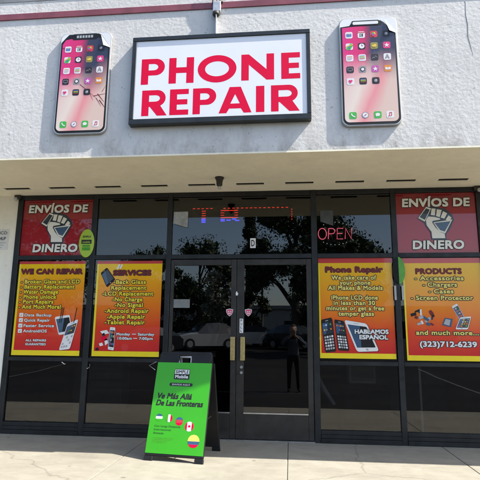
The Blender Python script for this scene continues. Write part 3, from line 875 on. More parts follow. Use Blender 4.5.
device('keypad_phone_picture', t, U, V, y - .002, [(.20, .62), (.33, .635), (.39, .925), (.24, .92)], 'black', 'navy', 6, keys=5)
device('smartphone_picture', t, U, V, y - .0036, [(.33, .625), (.63, .66), (.78, .925), (.49, .935)], 'white', 'black', 7, apps=False, edge=.08)

# poster 4
t, U, V, y, H = poster('products_poster', 'orange poster headed PRODUCTS with accessories and telephone number, at the right end', 1.494, 2.497, 1.032, 2.364, poster_art('products_art', WARM_B), 'poster', 'warm coloured window posters')
bands(t, U, V, y, .05, .05, .02)
lines(t, U, V, y, H, [('PRODUCTS', .17, .75, .132)], M['maroon_ink'], 'heading', .008, .050, (.005, -.005), 1.08, .0055)
lines(t, U, V, y, H, [('- Accessories', .15, .77, .202), ('- Chargers', .25, .68, .266), ('- Cases', .32, .63, .331), ('- Screen Protector', .09, .87, .396), ('and much more....', .13, .93, .733)], M['pale_yellow'])
lines(t, U, V, y, H, [('(323)712-6239', .17, .87, .842)], M['white'], 'telephone_number', .012, .048, None, 1.0, .0045)
b = MB()
random.seed(5)
for k in range(16):
    u, v = random.uniform(.10, .40), random.uniform(.47, .66)
    a = random.uniform(0, 3); l_, w_ = random.uniform(.02, .045), random.uniform(.010, .02)
    c, s_ = math.cos(a), math.sin(a)
    b.flat([(U(u + (i * c - j * s_)), V(v + (i * s_ + j * c) * .75)) for i, j in ((-l_, -w_), (l_, -w_), (l_, w_), (-l_, w_))], y - .003 - k * .0001, M[random.choice(['black', 'maroon_ink', 'navy', 'slate', 'fixture_grey', 'white'])])
b.build('accessories_picture', t)
b = MB()
b.flat([(U(.46), V(.66)), (U(.50), V(.59)), (U(.60), V(.60)), (U(.57), V(.68))], y - .003, M['slate'])
b.flat([(U(.48), V(.65)), (U(.51), V(.60)), (U(.57), V(.61)), (U(.55), V(.665))], y - .004, M['fixture_grey'])
b.build('card_picture', t)
device('smartphone_picture', t, U, V, y - .001, [(.595, .48), (.665, .45), (.755, .60), (.69, .62)], 'white', 'navy', 8)
device('smartphone_picture', t, U, V, y - .004, [(.69, .585), (.83, .575), (.775, .70), (.62, .70)], 'white', 'navy', 9)

# money transfer posters
FIST = dict(
    back=[(.39, .22), (.43, .21), (.50, .24), (.62, .27), (.70, .37), (.72, .46), (.66, .62), (.61, .70), (.61, .79), (.42, .79), (.42, .67), (.36, .55), (.34, .50), (.26, .43)],
)
def fist(t, U, V, y):
    b = MB()
    P = lambda pts: [(U(u), V(v)) for u, v in pts]
    b.flat(P(FIST['back']), y - .003, M['navy'])
    b.build('emblem_backing', t)
    b = MB()
    W_ = M['cream']
    def outline_quad(pts, m_in, s=.86):
        cx = sum(p[0] for p in pts) / 4; cz = sum(p[1] for p in pts) / 4
        b.flat(P(pts), y - .0042, W_)
        b.flat(P([(cx + (u - cx) * s, cz + (v - cz) * s) for u, v in pts]), y - .0054, m_in)
    outline_quad([(.385, .235), (.445, .265), (.355, .485), (.275, .425)], M['navy'], .78)
    b.flat(P([(.45, .265), (.50, .270), (.485, .385), (.435, .375)]), y - .0066, W_)
    b.flat(P([(.515, .280), (.575, .295), (.545, .415), (.50, .395)]), y - .0066, W_)
    b.flat(P([(.59, .315), (.64, .350), (.595, .455), (.555, .425)]), y - .0066, W_)
    b.flat(P([(.655, .385), (.69, .425), (.665, .480), (.615, .460)]), y - .0066, W_)
    # phone in the palm
    b.flat(P([(.46, .50), (.70, .455), (.60, .685), (.53, .66)]), y - .0048, W_)
    b.flat(P([(.475, .51), (.675, .485), (.595, .655), (.54, .63)]), y - .0060, M['slate'])
    # palm, thumb and wrist
    b.flat(P([(.37, .46), (.40, .40), (.54, .415), (.55, .455), (.455, .475), (.445, .50), (.48, .58), (.535, .665), (.59, .69), (.595, .765), (.435, .765), (.43, .66), (.375, .545)]), y - .0072, W_)
    for q in ([(.425, .375), (.60, .44), (.605, .455), (.425, .39)], [(.50, .27), (.512, .275), (.497, .40), (.484, .395)], [(.575, .30), (.588, .31), (.555, .425), (.543, .418)], [(.64, .355), (.652, .37), (.612, .46), (.598, .452)], [(.455, .475), (.55, .456), (.556, .47), (.462, .49)], [(.37, .545), (.43, .655), (.435, .765), (.425, .765), (.415, .665), (.36, .555)]):
        b.flat(P(q), y - .0080, M['navy'])
    b.build('fist_emblem', t)
RED = [(.1, srgb(156, 20, 32)), (.5, srgb(160, 20, 34)), (.9, srgb(136, 14, 26))]
def envios(label, x0, x1, z0, z1):
    t, U, V, y, H = poster('money_transfer_poster', label, x0, x1, z0, z1, poster_art('money_transfer_art', RED, 1.0), 'poster', 'red money transfer posters')
    fist(t, U, V, y)
    for word, u0, u1, v in (('ENVÍOS DE', .085, .925, .165), ('DINERO', .190, .815, .872)):
        l, o = MB(), MB()
        put_text(l, word, U(u0), U(u1), V(v), H * .130, y - .0092, M['cream'], 0, .06, 1.06, o, .0150, None, .0085)
        p = l.build('text_line', t); o.build('outline', p)
envios('red ENVÍOS DE DINERO poster with fist emblem, top left window', -3.902, -2.841, 2.438, 3.264)
envios('red ENVÍOS DE DINERO poster with fist emblem, top right window', 1.449, 2.497, 2.438, 3.264)

# oval tags on the mullions
ov = thing('oval_tag', 'yellow green oval tag with black printed bars at the red poster corner', 'oval tag', (-2.888, YF, 2.40), 0, 'green oval tags')
MB().prism(ell(-2.888, 2.605, .112, .205, 36), -.040, -.032, M['lime']).build('tag_panel', ov)
b = MB()
put_text(b, 'SIMPLE', -2.95, -2.83, 2.70, .028, -.0415, M['black_ink'], 0, 0, 1, None, 0, None, .0016)
b.flat(rect(-2.965, -2.815, 2.595, 2.655), -.0415, M['black_ink'])
b.flat(rect(-2.95, -2.83, 2.500, 2.545), -.0415, M['leaf_sign'])
b.flat(rect(-2.945, -2.835, 2.553, 2.580), -.0415, M['leaf_sign'])
put_text(b, 'mobile', -2.945, -2.835, 2.622, .026, -.0425, M['lime'], 0, 0, 1, None, 0, None, .0012)
b.build('printed_bars', ov)
ov = thing('oval_tag', 'narrow green oval tag folded on edge between the two orange posters', 'oval tag', (1.430, YF, 2.01), 0, 'green oval tags')
def half(cx, cz, rx, rz, side, y0, y1, m):
    p = arc(0, 0, rx, rz, -90, 90, 16)
    fr_, bk = [], []
    for a, z in p:
        fr_.append((cx + side * a, y0 + (y1 - y0) * a / rx, cz + z)); bk.append((cx + side * a, y0 + (y1 - y0) * a / rx + .006, cz + z))
    n = len(p)
    f = [list(range(n)), list(range(2 * n - 1, n - 1, -1))] + [(i, i + n, (i + 1) % n + n, (i + 1) % n) for i in range(n)]
    if side < 0: f = [q[::-1] for q in f]
    bm = MB(); bm.add(fr_ + bk, f, m); return bm
half(1.432, 2.195, .088, .180, 1, -.060, -.036, M['leaf_sign']).build('green_half', ov)
half(1.429, 2.195, .072, .175, -1, -.060, -.036, M['black']).build('dark_half', ov)

# ------------------------------------------------------------------ small things on the glass and the doors
def sticker(name, label, cat, shapes, group=None):
    b = MB()
    for pts, y, m in shapes: b.flat(pts, y, m)
    return tag(b.build(name), label, cat, group)
def shield(cx, cz, label):
    s = .047
    pts = [(-1, .85), (-.5, .95), (0, 1.1), (.5, .95), (1, .85), (.95, .1), (.6, -.6), (0, -1.1), (-.6, -.6), (-.95, .1)]
    q = lambda k: [(cx + x * s * k, cz + z * s * k) for x, z in pts]
    y = -.0215
    b = MB()
    b.flat(q(1), y, M['white']); b.flat(q(.86), y - .001, M['pink'])
    b.flat(rect(cx - .024, cx - .006, cz + .004, cz + .016), y - .002, M['white']); b.flat(rect(cx + .006, cx + .024, cz + .004, cz + .016), y - .002, M['white'])
    b.flat(rect(cx - .020, cx + .020, cz - .018, cz - .008), y - .002, M['white'])
    tag(b.build('shield_sticker'), label, 'sticker', 'pink shield stickers')
shield(-.818, 1.634, 'pink shield sticker on the left door beside the meeting stiles')
shield(-.563, 1.634, 'pink shield sticker on the right door beside the meeting stiles')
b = MB(); b.flat(rrect(-.680, -.632, 1.362, 1.552, .006, 3), -.0215, M['white'])
for k, ch in enumerate('PULL'): put_text(b, ch, -.667, -.645, 1.527 - k * .046, .030, -.0225, M['black_ink'], .02)
tag(b.build('pull_sticker'), 'white vertical PULL sticker on the right door stile above its handle', 'sticker')
sticker('stile_sticker', 'small white torn sticker high on the door meeting stile', 'sticker', [([(-.735, 1.865), (-.712, 1.862), (-.702, 1.89), (-.715, 1.905), (-.722, 1.925), (-.738, 1.895)], -.0215, M['white'])])
b = MB(); b.flat(rect(-.545, -.468, 2.522, 2.660), .0025, M['white'])
put_text(b, 'D', -.531, -.482, 2.591, .085, .0013, M['black_ink'], .02)
tag(b.build('suite_letter'), 'white label with black letter D on the glass above the doors', 'label')
M['dull_sheet'] = plain('dull_plastic_sheet', (.06, .065, .07, 1), .5, 0, .3, 9)
M['dull_slip'] = plain('dull_paper_slip', (.20, .21, .205, 1), .8, 0, .15, 9)
M['pale_sheet'] = plain('pale_plastic_sheet', (.36, .38, .39, 1), .5, 0, .35, 9)
for (x0, z0, x1, z1, nm, m, lb) in ((-1.640, 2.850, -1.432, 3.055, 'window_paper', 'pale_sheet', 'pale curling paper on the glass left of the LED display'),
                                     (.425, 2.850, .600, 3.040, 'window_paper', 'dull_sheet', 'dull grey sheet on the glass above the OPEN sign'),
                                     (-1.600, 1.695, -1.372, 1.812, 'door_paper', 'dull_slip', 'grey paper slip on the left door glass')):
    b = MB(); n = 8
    P = []
    for j in range(n + 1):
        for i in range(n + 1):
            u, v = i / n, j / n
            sl = 0 if nm == 'door_paper' else 1
            P.append((x0 + (x1 - x0) * u, -.004 - .010 * sl * (1 - v) ** 2 - .003 * sl * math.sin(u * 5 + v * 3), z0 + (z1 - z0) * v + sl * .06 * (1 - v) * (.5 - u)))
    b.add(P, [(j * (n + 1) + i, j * (n + 1) + i + 1, (j + 1) * (n + 1) + i + 1, (j + 1) * (n + 1) + i) for j in range(n) for i in range(n)], M[m], True)
    tag(b.build(nm), lb, 'paper')
# white torn tape and plastic scraps hanging at the poster corners
def scrap(pts, label, wd=.005):
    b = MB()
    b.tube([(x, -.036 + .004 * (i % 2), z) for i, (x, z) in enumerate(pts)], wd, M['white'], 6)
    tag(b.build('tape_scrap'), label, 'tape scrap', 'white tape scraps on the frame')
scrap([(-3.125, .950), (-3.085, .922), (-3.07, .926)], 'short white tape scrap under the ticked list poster')
scrap([(-2.760, .868), (-2.728, .885), (-2.722, .925)], 'curled white tape scrap under the left end of the services poster')
scrap([(-1.800, .972), (-1.895, .922), (-1.81, .866)], 'bent white tape scrap under the right end of the services poster')
for x, z, lb in ((1.380, 1.90, 'upright grey tape tab left of the mullion below the folded green tag'), (1.476, 1.90, 'upright grey tape tab right of the mullion below the folded green tag')):
    tag(MB().bevel_box(x - .014, x + .014, -.036, -.031, z - .095, z + .095, M['fixture_grey'], .002, 1).build('tape_tab'), lb, 'tape tab', 'grey tape tabs')

# notice on the pilaster
b = MB()
NX0, NX1, NZ0, NZ1 = -4.38, -4.085, 2.525, 2.830
b.box(NX0, NX1, -.019, -.0155, NZ0, NZ1, M['paper'])
put_text(b, 'MEDICO:', NX0 + .03, NX1 - .02, 2.775, .045, -.0202, M['black_ink'], .015)
put_text(b, '4UP', NX1 - .13, NX1 - .04, 2.690, .045, -.0202, M['black_ink'], .025)
for k in range(3): b.flat(rect(NX0 + .03, NX1 - .03 - .03 * k, 2.622 - k * .035, 2.632 - k * .035), -.0202, M['grey_paper'])
tag(b.build('wall_notice'), 'small white printed notice on the cream pilaster', 'notice')

# corner brackets of the storefront
for x, sgn, lb in ((-3.985, 1, 'small dark bracket at the left top corner of the shopfront'), (2.520, -1, 'small dark bracket at the right top corner of the shopfront')):
    b = MB()
    b.bevel_box(x - .045, x + .05, -.075, -.0305, 3.275, 3.330, M['dark_iron'], .006, 1)
    bm = bmesh.new()
    bmesh.ops.create_uvsphere(bm, u_segments=14, v_segments=8, radius=.028, matrix=Matrix.Translation((x - .012 * sgn, -.085, 3.270)))
    b.bm(bm, M['galv'], True)
    tag(b.build('corner_bracket'), lb, 'bracket', 'corner brackets')

# fixture hanging under the soffit
fx = thing('soffit_fixture', 'small dark tapered fixture hanging from the soffit above the doors', 'fixture', (-.895, -.66, ZF))
MB().lathe([(.016, 3.215), (.036, 3.225), (.040, 3.25), (.042, 3.285), (.056, 3.32), (.060, 3.333)], -.895, -.66, M['dark_iron'], 18).build('socket', fx)
bm = bmesh.new(); bmesh.ops.create_uvsphere(bm, u_segments=14, v_segments=8, radius=.024, matrix=Matrix.Translation((-.895, -.66, 3.200)))
MB().bm(bm, M['galv'], True).build('end_cap', fx)

# ------------------------------------------------------------------ inside the shop
led = thing('led_display', 'scrolling LED display with red and blue characters behind the centre glass', 'LED display', (-.69, .16, 2.93))
MB().bevel_box(-1.42, .05, .14, .20, 2.925, 3.165, M['black'], .006, 1).build('housing', led)
E_R = emit('red_led', srgb(255, 60, 40), 1.6); E_B = emit('blue_led', srgb(70, 60, 255), 4.2)
b = MB()
for k in range(22):
    x = -1.395 + k * .064
    if k in (5, 6): continue
    b.box(x, x + .034, .136, .1395, 3.128, 3.138, E_R)
for k in range(5): b.box(.030, .040, .136, .1395, 2.95 + k * .036, 2.968 + k * .036, E_R)
b.build('border_leds', led)
b = MB()
for k in range(4): b.box(-1.262, -1.205, .136, .1395, 3.090 - k * .034, 3.100 - k * .034, E_R)
for z in (3.094, 2.990): b.box(-.985, -.735, .136, .1395, z, z + .012, E_R)
for z in (3.025, 3.060):
    b.box(-.985, -.935, .136, .1395, z, z + .010, E_R); b.box(-.785, -.735, .136, .1395, z, z + .010, E_R)
b.build('red_characters', led)
b = MB()
for x, z in ((-1.265, 2.968), (-1.265, 2.946), (-1.265, 2.924), (-.985, 2.962), (-.985, 2.940), (-.90, 2.950), (-.82, 2.966), (-.775, 2.944)): b.box(x, x + .06, .136, .1395, z, z + .013, E_B)
b.build('blue_characters', led)

op = thing('open_sign', 'oval black neon OPEN sign with pink letters behind the glass', 'neon sign', (.63, .12, 2.55))
MB().prism(ell(.630, 2.735, .285, .190, 40), .10, .125, M['black']).build('backing_board', op)
E_P = emit('pink_neon', srgb(255, 110, 135), 1.4); E_W = emit('white_led', srgb(230, 235, 240), .8)
def neon(b, pts, closed=False): b.tube([(x, .088, z) for x, z in pts], .0062, E_P, 6, closed)
b = MB()
z0, z1 = 2.655, 2.805
neon(b, ell(.455, 2.730, .056, .078, 24), True)
neon(b, [(.535, z0), (.545, z1)]); neon(b, [(.545, z1)] + arc(.585, z1 - .038, .042, .038, 90, -90, 10) + [(.541, z1 - .076)])
neon(b, [(.735, z0), (.655, z0), (.663, z1), (.742, z1)]); neon(b, [(.659, 2.732), (.730, 2.732)])
neon(b, [(.765, z0), (.775, z1), (.850, z0), (.860, z1)])
b.build('neon_letters', op)
b = MB()
for a in range(50, 131, 13): b.box(.63 + .25 * math.cos(R(a)) - .005, .63 + .25 * math.cos(R(a)) + .005, .094, .0995, 2.735 + .16 * math.sin(R(a)) - .005, 2.735 + .16 * math.sin(R(a)) + .005, E_W)
for a in range(230, 311, 13): b.box(.63 + .25 * math.cos(R(a)) - .005, .63 + .25 * math.cos(R(a)) + .005, .094, .0995, 2.735 + .16 * math.sin(R(a)) - .005, 2.735 + .16 * math.sin(R(a)) + .005, E_W)
b.build('border_leds', op)

ct = thing('shop_counter', 'grey glass fronted counter inside behind the right windows', 'counter', (1.5, 1.6, 0))
b = MB(); b.bevel_box(.9, 2.5, 1.4, 1.9, 0, .12, M['black'], .01, 1); b.box(.92, 2.48, 1.86, 1.90, .12, .95, M['fixture_grey']); b.build('base', ct)
MB().bevel_box(.9, 2.5, 1.4, 1.9, .95, .99, M['fixture_grey'], .008, 1).build('worktop', ct)
mo = thing('monitor', 'pale boxy monitor standing inside behind the lower window right of the doors', 'monitor', (.98, .42, .50))
MB().bevel_box(.79, 1.155, .40, .66, .70, .95, M['white'], .02, 2).build('casing', mo)
MB().bevel_box(.825, 1.12, .392, .3995, .735, .925, M['grey_paper'], .003, 1).build('screen', mo)
MB().bevel_box(.90, 1.06, .46, .60, .66, .699, M['black'], .006, 1).build('foot', mo)
tag(MB().bevel_box(.70, 1.32, .30, .80, 0, .659, M['black'], .01, 1).build('cardboard_stand'), 'low dark stand under the pale monitor inside the shop', 'stand')
b = MB(); b.tube([(.36, .20, .80), (.45, .24, .62), (.57, .22, .44)], [.026, .03, .024], M['white'], 8)
tag(b.build('leaning_tube'), 'pale tube slanting behind the glass right of the doors', 'tube')
tag(MB().bevel_box(1.638, 1.664, .05, .062, .01, .96, M['white'], .002, 1).build('upright_strip'), 'thin pale upright strip behind the lower right glass', 'strip')
b = MB(); b.box(-3.9, -3.0, 2.2, 2.6, 0, 1.1, M['fixture_grey']); b.box(-3.92, -2.98, 2.18, 2.62, 1.101, 1.13, M['black'])
tag(b.build('display_cabinet'), 'grey display cabinet inside behind the lower left window', 'cabinet')
# ------------------------------------------------------------------ A-frame sign
af = thing('sandwich_board', 'green sandwich board advertising calls beyond borders on the pavement by the doors', 'sandwich board', (-1.253, -1.255, 0), R(-8.2))
LEAN = R(15.7)
def board(back):
    o = MB()
    m = M['black']
    y0, y1 = 0.0, .028
    w = .336
    o.bevel_box(-w, w, y0, y1, .05, 1.05, m, .012, 2)
    o.bevel_box(-w, -w + .10, y0, y1, .0, .052, m, .006, 1)
    o.bevel_box(w - .10, w, y0, y1, .0, .052, m, .006, 1)
    o.bevel_box(-w + .02, -.075, y0 + .001, y1 - .001, 1.045, 1.16, m, .010, 2)
    o.bevel_box(.075, w - .02, y0 + .001, y1 - .001, 1.045, 1.16, m, .010, 2)
    o.bevel_box(-w + .03, w - .03, y0 - .002, y1 + .002, 1.135, 1.18, m, .014, 3)
    o.tube([(-.072, .014, 1.052), (-.066, .014, 1.12), (.066, .014, 1.12), (.072, .014, 1.052)], .012, M['fixture_grey'], 8)
    ob = o.build('front_panel' if not back else 'rear_panel', af, False)
    return ob
fp = board(False)
fp.rotation_euler = (-LEAN, 0, 0)
rp = board(True)
hy = 1.18 * math.sin(LEAN)
rp.location = (0, 2 * hy + .03, 0)
rp.rotation_euler = (-LEAN, 0, R(180))
b = MB(); b.tube([(-.29, .13, .42), (-.29, .26, .42 - .01), (-.29, .40, .42)], .006, M['dark_iron'], 6); b.tube([(.29, .13, .42), (.29, .26, .41), (.29, .40, .42)], .006, M['dark_iron'], 6)
b.build('spreader', af, False)
GW, G0, G1 = .328, .078, 1.050
U = lambda u: -GW + u * 2 * GW
V = lambda v: G1 - v * (G1 - G0)
y = -.0015
MB().box(-GW, GW, y, .0002, G0, G1, M['green']).build('green_insert', fp, False)
b = MB()
b.flat(rrect(U(.335), U(.615), V(.195), V(.075), .008, 3), y - .001, M['black_ink'])
b.flat(rect(U(.345), U(.605), V(.132), V(.082)), y - .002, M['white'])
put_text(b, 'SIMPLE', U(.36), U(.59), V(.107), .034, y - .003, M['black_ink'], 0, 0, 1.05, None, 0, None, .0022)
put_text(b, 'Mobile', U(.36), U(.59), V(.163), .034, y - .003, M['white'], 0, 0, 1.05, None, 0, None, .0018)
b.flat(rrect(U(.27), U(.69), V(.272), V(.235), .017, 5), y - .001, M['black_ink'])
put_text(b, 'ENVÍOS AQUÍ', U(.32), U(.64), V(.254), .016, y - .002, M['white'], 0)
b.build('logo', fp, False)
for word, u0, u1, v in (('Ve Más Allá', .085, .70, .385), ('De Las Fronteras', .075, .91, .462)):
    b = MB(); put_text(b, word, U(u0), U(u1), V(v), .058, y - .001, M['black_ink'], 0, .2, 1.0, None, 0, None, .0042)
    b.build('text_line', fp, False)
for word, u1, v in (('Con Larga Distancia', .56, .715), ('Internacional', .40, .752), ('Ilimitada', .28, .790)):
    b = MB(); put_text(b, word, U(.10), U(u1), V(v), .020, y - .001, M['black_ink'], 0)
    b.build('small_print', fp, False)
for k in range(4):
    b = MB(); u = .10; rn = random.Random(k)
    while u < .44 - .04 * k:
        w_ = rn.uniform(.018, .06); b.flat(rect(U(u), U(u + w_), V(.842 + k * .016), V(.836 + k * .016)), y - .001, M['leaf_sign']); u += w_ + .010
    b.build('small_print', fp, False)
def globe(cu, cv, r_, cols, kind):
    b = MB()
    cx, cz = U(cu), V(cv)
    n = len(cols)
    for k, c in enumerate(cols):
        a0, a1 = -90 + 180 * k / n, -90 + 180 * (k + 1) / n
        if kind == 'v':
            x0_, x1_ = -1 + 2 * k / n, -1 + 2 * (k + 1) / n
            xs_ = [x0_ + (x1_ - x0_) * i / 8 for i in range(9)]
            p = [(cx + x * r_, cz - math.sqrt(max(0, 1 - x * x)) * r_) for x in xs_] + [(cx + x * r_, cz + math.sqrt(max(0, 1 - x * x)) * r_) for x in xs_[::-1]]
        else:
            x0_, x1_ = -1 + 2 * k / n, -1 + 2 * (k + 1) / n
            xs_ = [x0_ + (x1_ - x0_) * i / 8 for i in range(9)]
            p = [(cx - math.sqrt(max(0, 1 - x * x)) * r_, cz + x * r_) for x in xs_] + [(cx + math.sqrt(max(0, 1 - x * x)) * r_, cz + x * r_) for x in xs_[::-1]]
        q = []
        for pt in p:
            if not q or math.hypot(pt[0] - q[-1][0], pt[1] - q[-1][1]) > 1e-5: q.append(pt)
        if math.hypot(q[0][0] - q[-1][0], q[0][1] - q[-1][1]) < 1e-5: q.pop()
        b.flat(q, y - .001, c)
    return b
globe(.165, .625, .040, [M['green'], M['white'], M['slate']], 'h').build('flag_ball', fp, False)
globe(.345, .628, .040, [M['leaf_sign'], M['white'], M['sign_red']], 'v').build('flag_ball', fp, False)
globe(.530, .655, .044, [M['sign_red'], M['red_band'], M['slate']], 'h').build('flag_ball', fp, False)
b = globe(.715, .705, .050, [M['sign_red'], M['white'], M['white'], M['sign_red']], 'v')
b.flat([(U(.715) + x * .02, V(.705) + z * .02) for x, z in ((0, 1.1), (.3, .5), (.9, .5), (.6, 0), (.7, -.5), (0, -.4), (-.7, -.5), (-.6, 0), (-.9, .5), (-.3, .5))], y - .002, M['sign_red'])
b.build('flag_ball', fp, False)
globe(.815, .855, .066, [M['sign_red'], M['slate'], M['lemon'], M['lemon']], 'h').build('flag_ball', fp, False)

# ------------------------------------------------------------------ behind the camera: what the glass reflects
def car(label, loc, rz, paint, suv=0.):
    t = thing('parked_car', label, 'car', loc, rz, 'cars parked across the lot')
    h = 1.45 + suv
    st = [(-2.20, .35, .62, .62, .74, .70), (-2.05, .24, .80, .82, .86, .78), (-1.3, .22, .92, .96 + suv * .2, .90, .76), (-.75, .22, .95, .98 + suv * .3, .90, .74), (-.05, .22, .97, h - .06, .91, .60),
          (.75, .22, .98, h, .91, .60), (1.35, .22, .98, h - .10 + suv * .06, .90, .60), (1.95, .24, .95, 1.05 + suv * .8, .88, .70), (2.2, .32, .80, .82 + suv * .6, .82, .70), (2.26, .40, .60, .62, .72, .66)]
    b, g = MB(), MB()
    V = []
    for x, zl, zb, zt, wl, wt in st:
        V += [(x, -wl * .96, zl), (x, -wl, zb), (x, -wt, zt), (x, wt, zt), (x, wl, zb), (x, wl * .96, zl)]
    for i in range(len(st) - 1):
        for k in range(6):
            q = (i * 6 + k, (i + 1) * 6 + k, (i + 1) * 6 + (k + 1) % 6, i * 6 + (k + 1) % 6)
            glass = k in (1, 3) and 3 <= i <= 6 or (k == 2 and i in (3, 6))
            (g if glass else b).add([V[j] for j in q], [(3, 2, 1, 0)], M['car_glass'] if glass else paint, True)
    b.add(V[:6], [(0, 1, 2, 3, 4, 5)], paint); b.add(V[-6:], [(5, 4, 3, 2, 1, 0)], paint)
    b.build('body', t, False); g.build('window_glass', t, False)
    for sx in (-1.35, 1.35):
        for sy in (-1, 1):
            bm = bmesh.new()
            bmesh.ops.create_cone(bm, cap_ends=True, segments=24, radius1=.33, radius2=.33, depth=.2, matrix=Matrix.Translation((sx, sy * .84, .33)) @ Matrix.Rotation(R(90), 4, 'X'))
            w_ = MB().bm(bm, M['black']).build('wheel', t, False)
            bm = bmesh.new()
            bmesh.ops.create_cone(bm, cap_ends=True, segments=20, radius1=.20, radius2=.20, depth=.03, matrix=Matrix.Translation((sx, sy * .94, .33)) @ Matrix.Rotation(R(90), 4, 'X'))
            MB().bm(bm, M['alu']).build('rim', w_, False)
    for sy in (-1, 1): MB().bevel_box(-2.17, -2.06, sy * .62 - .14, sy * .62 + .14, .66, .78, M['white'], .02, 2).build('headlight', t, False)
    return t
M['car_glass'] = plain('car_window_tint', (.05, .06, .07, 1), .08, 0, .1, 3, coat=1)
P_SILVER = plain('silver_car_paint', (.82, .83, .84, 1), .32, .7, .05, 3, coat=1)
P_WHITE = plain('white_car_paint', (.88, .88, .87, 1), .35, .1, .04, 3, coat=1)
P_DARK = plain('charcoal_car_paint', (.03, .032, .036, 1), .25, .3, .1, 3, coat=1)
def at(tx, d, dz=0): return (tx * (CAM_D + d), -d, lot_z(-d) + dz)
car('silver sport utility car facing the shop across the lot', at(-.175, 25), R(-38), P_SILVER, .22)
car('white saloon car across the lot between silver and charcoal cars', at(-.092, 28), R(-30), P_WHITE)
car('charcoal saloon car with bright trim at the right of the row', at(.015, 26), R(222), P_DARK, .08)
car('dark low car parked at the left of the row across the lot', at(-.30, 21), R(-40), P_DARK)

def leaf_mat(name, a, b):
    t = NT(name)
    v = t.coords()
    t.l(t.ramp(t.noise(v, .9, 4, .6), [(.3, a), (.7, b)]), t.p.inputs['Base Color'])
    t.p.inputs['Roughness'].default_value = .6
    return t.m
M['leaf'] = leaf_mat('tree_leaves', (.03, .05, .018, 1), (.07, .10, .035, 1))
M['bark'] = plain('tree_bark', (.10, .08, .06, 1), .9, 0, .3, 8)
def tree(label, loc, h, rad, seed, shape='round', leaves=3200, base=.32, name='street_tree', leaf=None, nclump=34):
    rnd = random.Random(seed)
    t = thing(name, label, 'tree', loc, 0, 'trees across the lot')
    tr = MB()
    tr.tube([(0, 0, -.1), (rnd.uniform(-.1, .1), 0, h * .25), (rnd.uniform(-.2, .2), 0, h * .5), (0, 0, h * .9)], [h * .03, h * .024, h * .016, h * .004], M['bark'], 10)
    clumps = []
    for k in range(nclump):
        f = rnd.uniform(base, .98)
        a = rnd.uniform(0, 6.28)
        if shape == 'cone': rr = rad * (1 - (f - base) / (1 - base)) * rnd.uniform(.5, 1)
        else: rr = rad * math.sin(math.pi * min(1, .12 + .88 * (f - base) / (1 - base))) ** .6 * rnd.uniform(.35, 1)
        c = Vector((rr * math.cos(a), rr * math.sin(a), h * f))
        clumps.append((c, rad * rnd.uniform(.22, .42)))
        if k < 12: tr.tube([(0, 0, h * max(.2, f - .25)), (c.x * .5, c.y * .5, h * (f - .10)), tuple(c)], [h * .012, h * .007, h * .003], M['bark'], 6)
    tr.build('trunk', t, False)
    cr = MB()
    V, F = [], []
    for k in range(leaves):
        c, s = rnd.choice(clumps)
        core = k % 5 == 0
        d = Vector((rnd.gauss(0, 1), rnd.gauss(0, 1), rnd.gauss(0, .8))).normalized() * s * (rnd.random() ** .5 * .6 if core else rnd.random() ** .42)
        p = c + d
        e = rnd.uniform(.2, .36) if core else rnd.uniform(.06, .12)
        u = Vector((rnd.gauss(0, 1), rnd.gauss(0, 1), rnd.gauss(0, 1))).normalized(); w = u.cross(Vector((rnd.gauss(0, 1), rnd.gauss(0, 1), rnd.gauss(0, 1)))).normalized()
        o = len(V)
        V += [p - u * e, p + w * e * .62, p + u * e, p - w * e * .62]
        F.append((o, o + 1, o + 2, o + 3))
    cr.add(V, F, leaf or M['leaf'])
    cr.build('crown', t, False)
    return t
tree('dense broad tree reflected at the right of the centre transom', at(.012, 30), 12.5, 4.2, 3, leaves=24000, base=.16)
tree('slim pointed conifer reflected beside the dense tree', at(-.082, 34), 11.2, 1.7, 4, 'cone', 9000, .12)
tree('low spreading tree reflected left of the suite letter', at(-.185, 36), 8.3, 4.0, 5, leaves=14000, base=.1)
tree('ragged tree reflected beside the left transom mullion', at(-.29, 33), 7.5, 2.6, 6, leaves=8000)
tree('smooth rounded tree reflected at the left transom edge', at(-.615, 30), 12.6, 6.6, 8, leaves=30000, base=.05, nclump=60)
tree('rounded tree reflected under the OPEN sign', at(.125, 32), 8.0, 2.9, 9, leaves=14000, base=.1)
tree('pale feathery young tree reflected in the left door', at(-.145, 26), 4.9, 1.3, 11, leaves=1400, base=.45, leaf=leaf_mat('pale_leaves', (.16, .17, .11, 1), (.26, .26, .18, 1)))
tree('dark tree overhanging the charcoal car', at(.075, 22), 7.4, 2.8, 12, leaves=7000, base=.42)

fb = thing('roadside_store', 'low pale store building across the street', 'building', at(-.12, 62))
cx, cy, cz = fb.location
M['far_wall'] = plain('far_render', (.34, .34, .33, 1), .9, 0, .1, 1)
MB().box(cx - 22, cx + 30, cy - 8, cy, cz - .2, cz + 4.2, M['far_wall']).build('wall', fb)
MB().box(cx - 22.3, cx + 30.3, cy - 8.3, cy + .4, cz + 4.2, cz + 4.7, M['grey_cap']).build('roof', fb)
for k in range(7): MB().box(cx - 19 + k * 6.6, cx - 15.5 + k * 6.6, cy - .02, cy + .06, cz + .5, cz + 2.6, M['black']).build('window', fb)
for tx, d, lb in ((-.055, 44, 'tall utility pole with a crossarm across the street'), (.055, 46, 'second utility pole behind the dense tree')):
    px, py, pz = at(tx, d)
    up = thing('utility_pole', lb, 'utility pole', (px, py, pz), 0, 'utility poles')
    MB().tube([(px, py, pz - .2), (px, py, pz + 7.2)], [.15, .10], M['bark'], 10).build('pole', up)
    MB().box(px - 1.1, px + 1.1, py - .06, py + .06, pz + 6.5, pz + 6.62, M['bark']).build('crossarm', up)

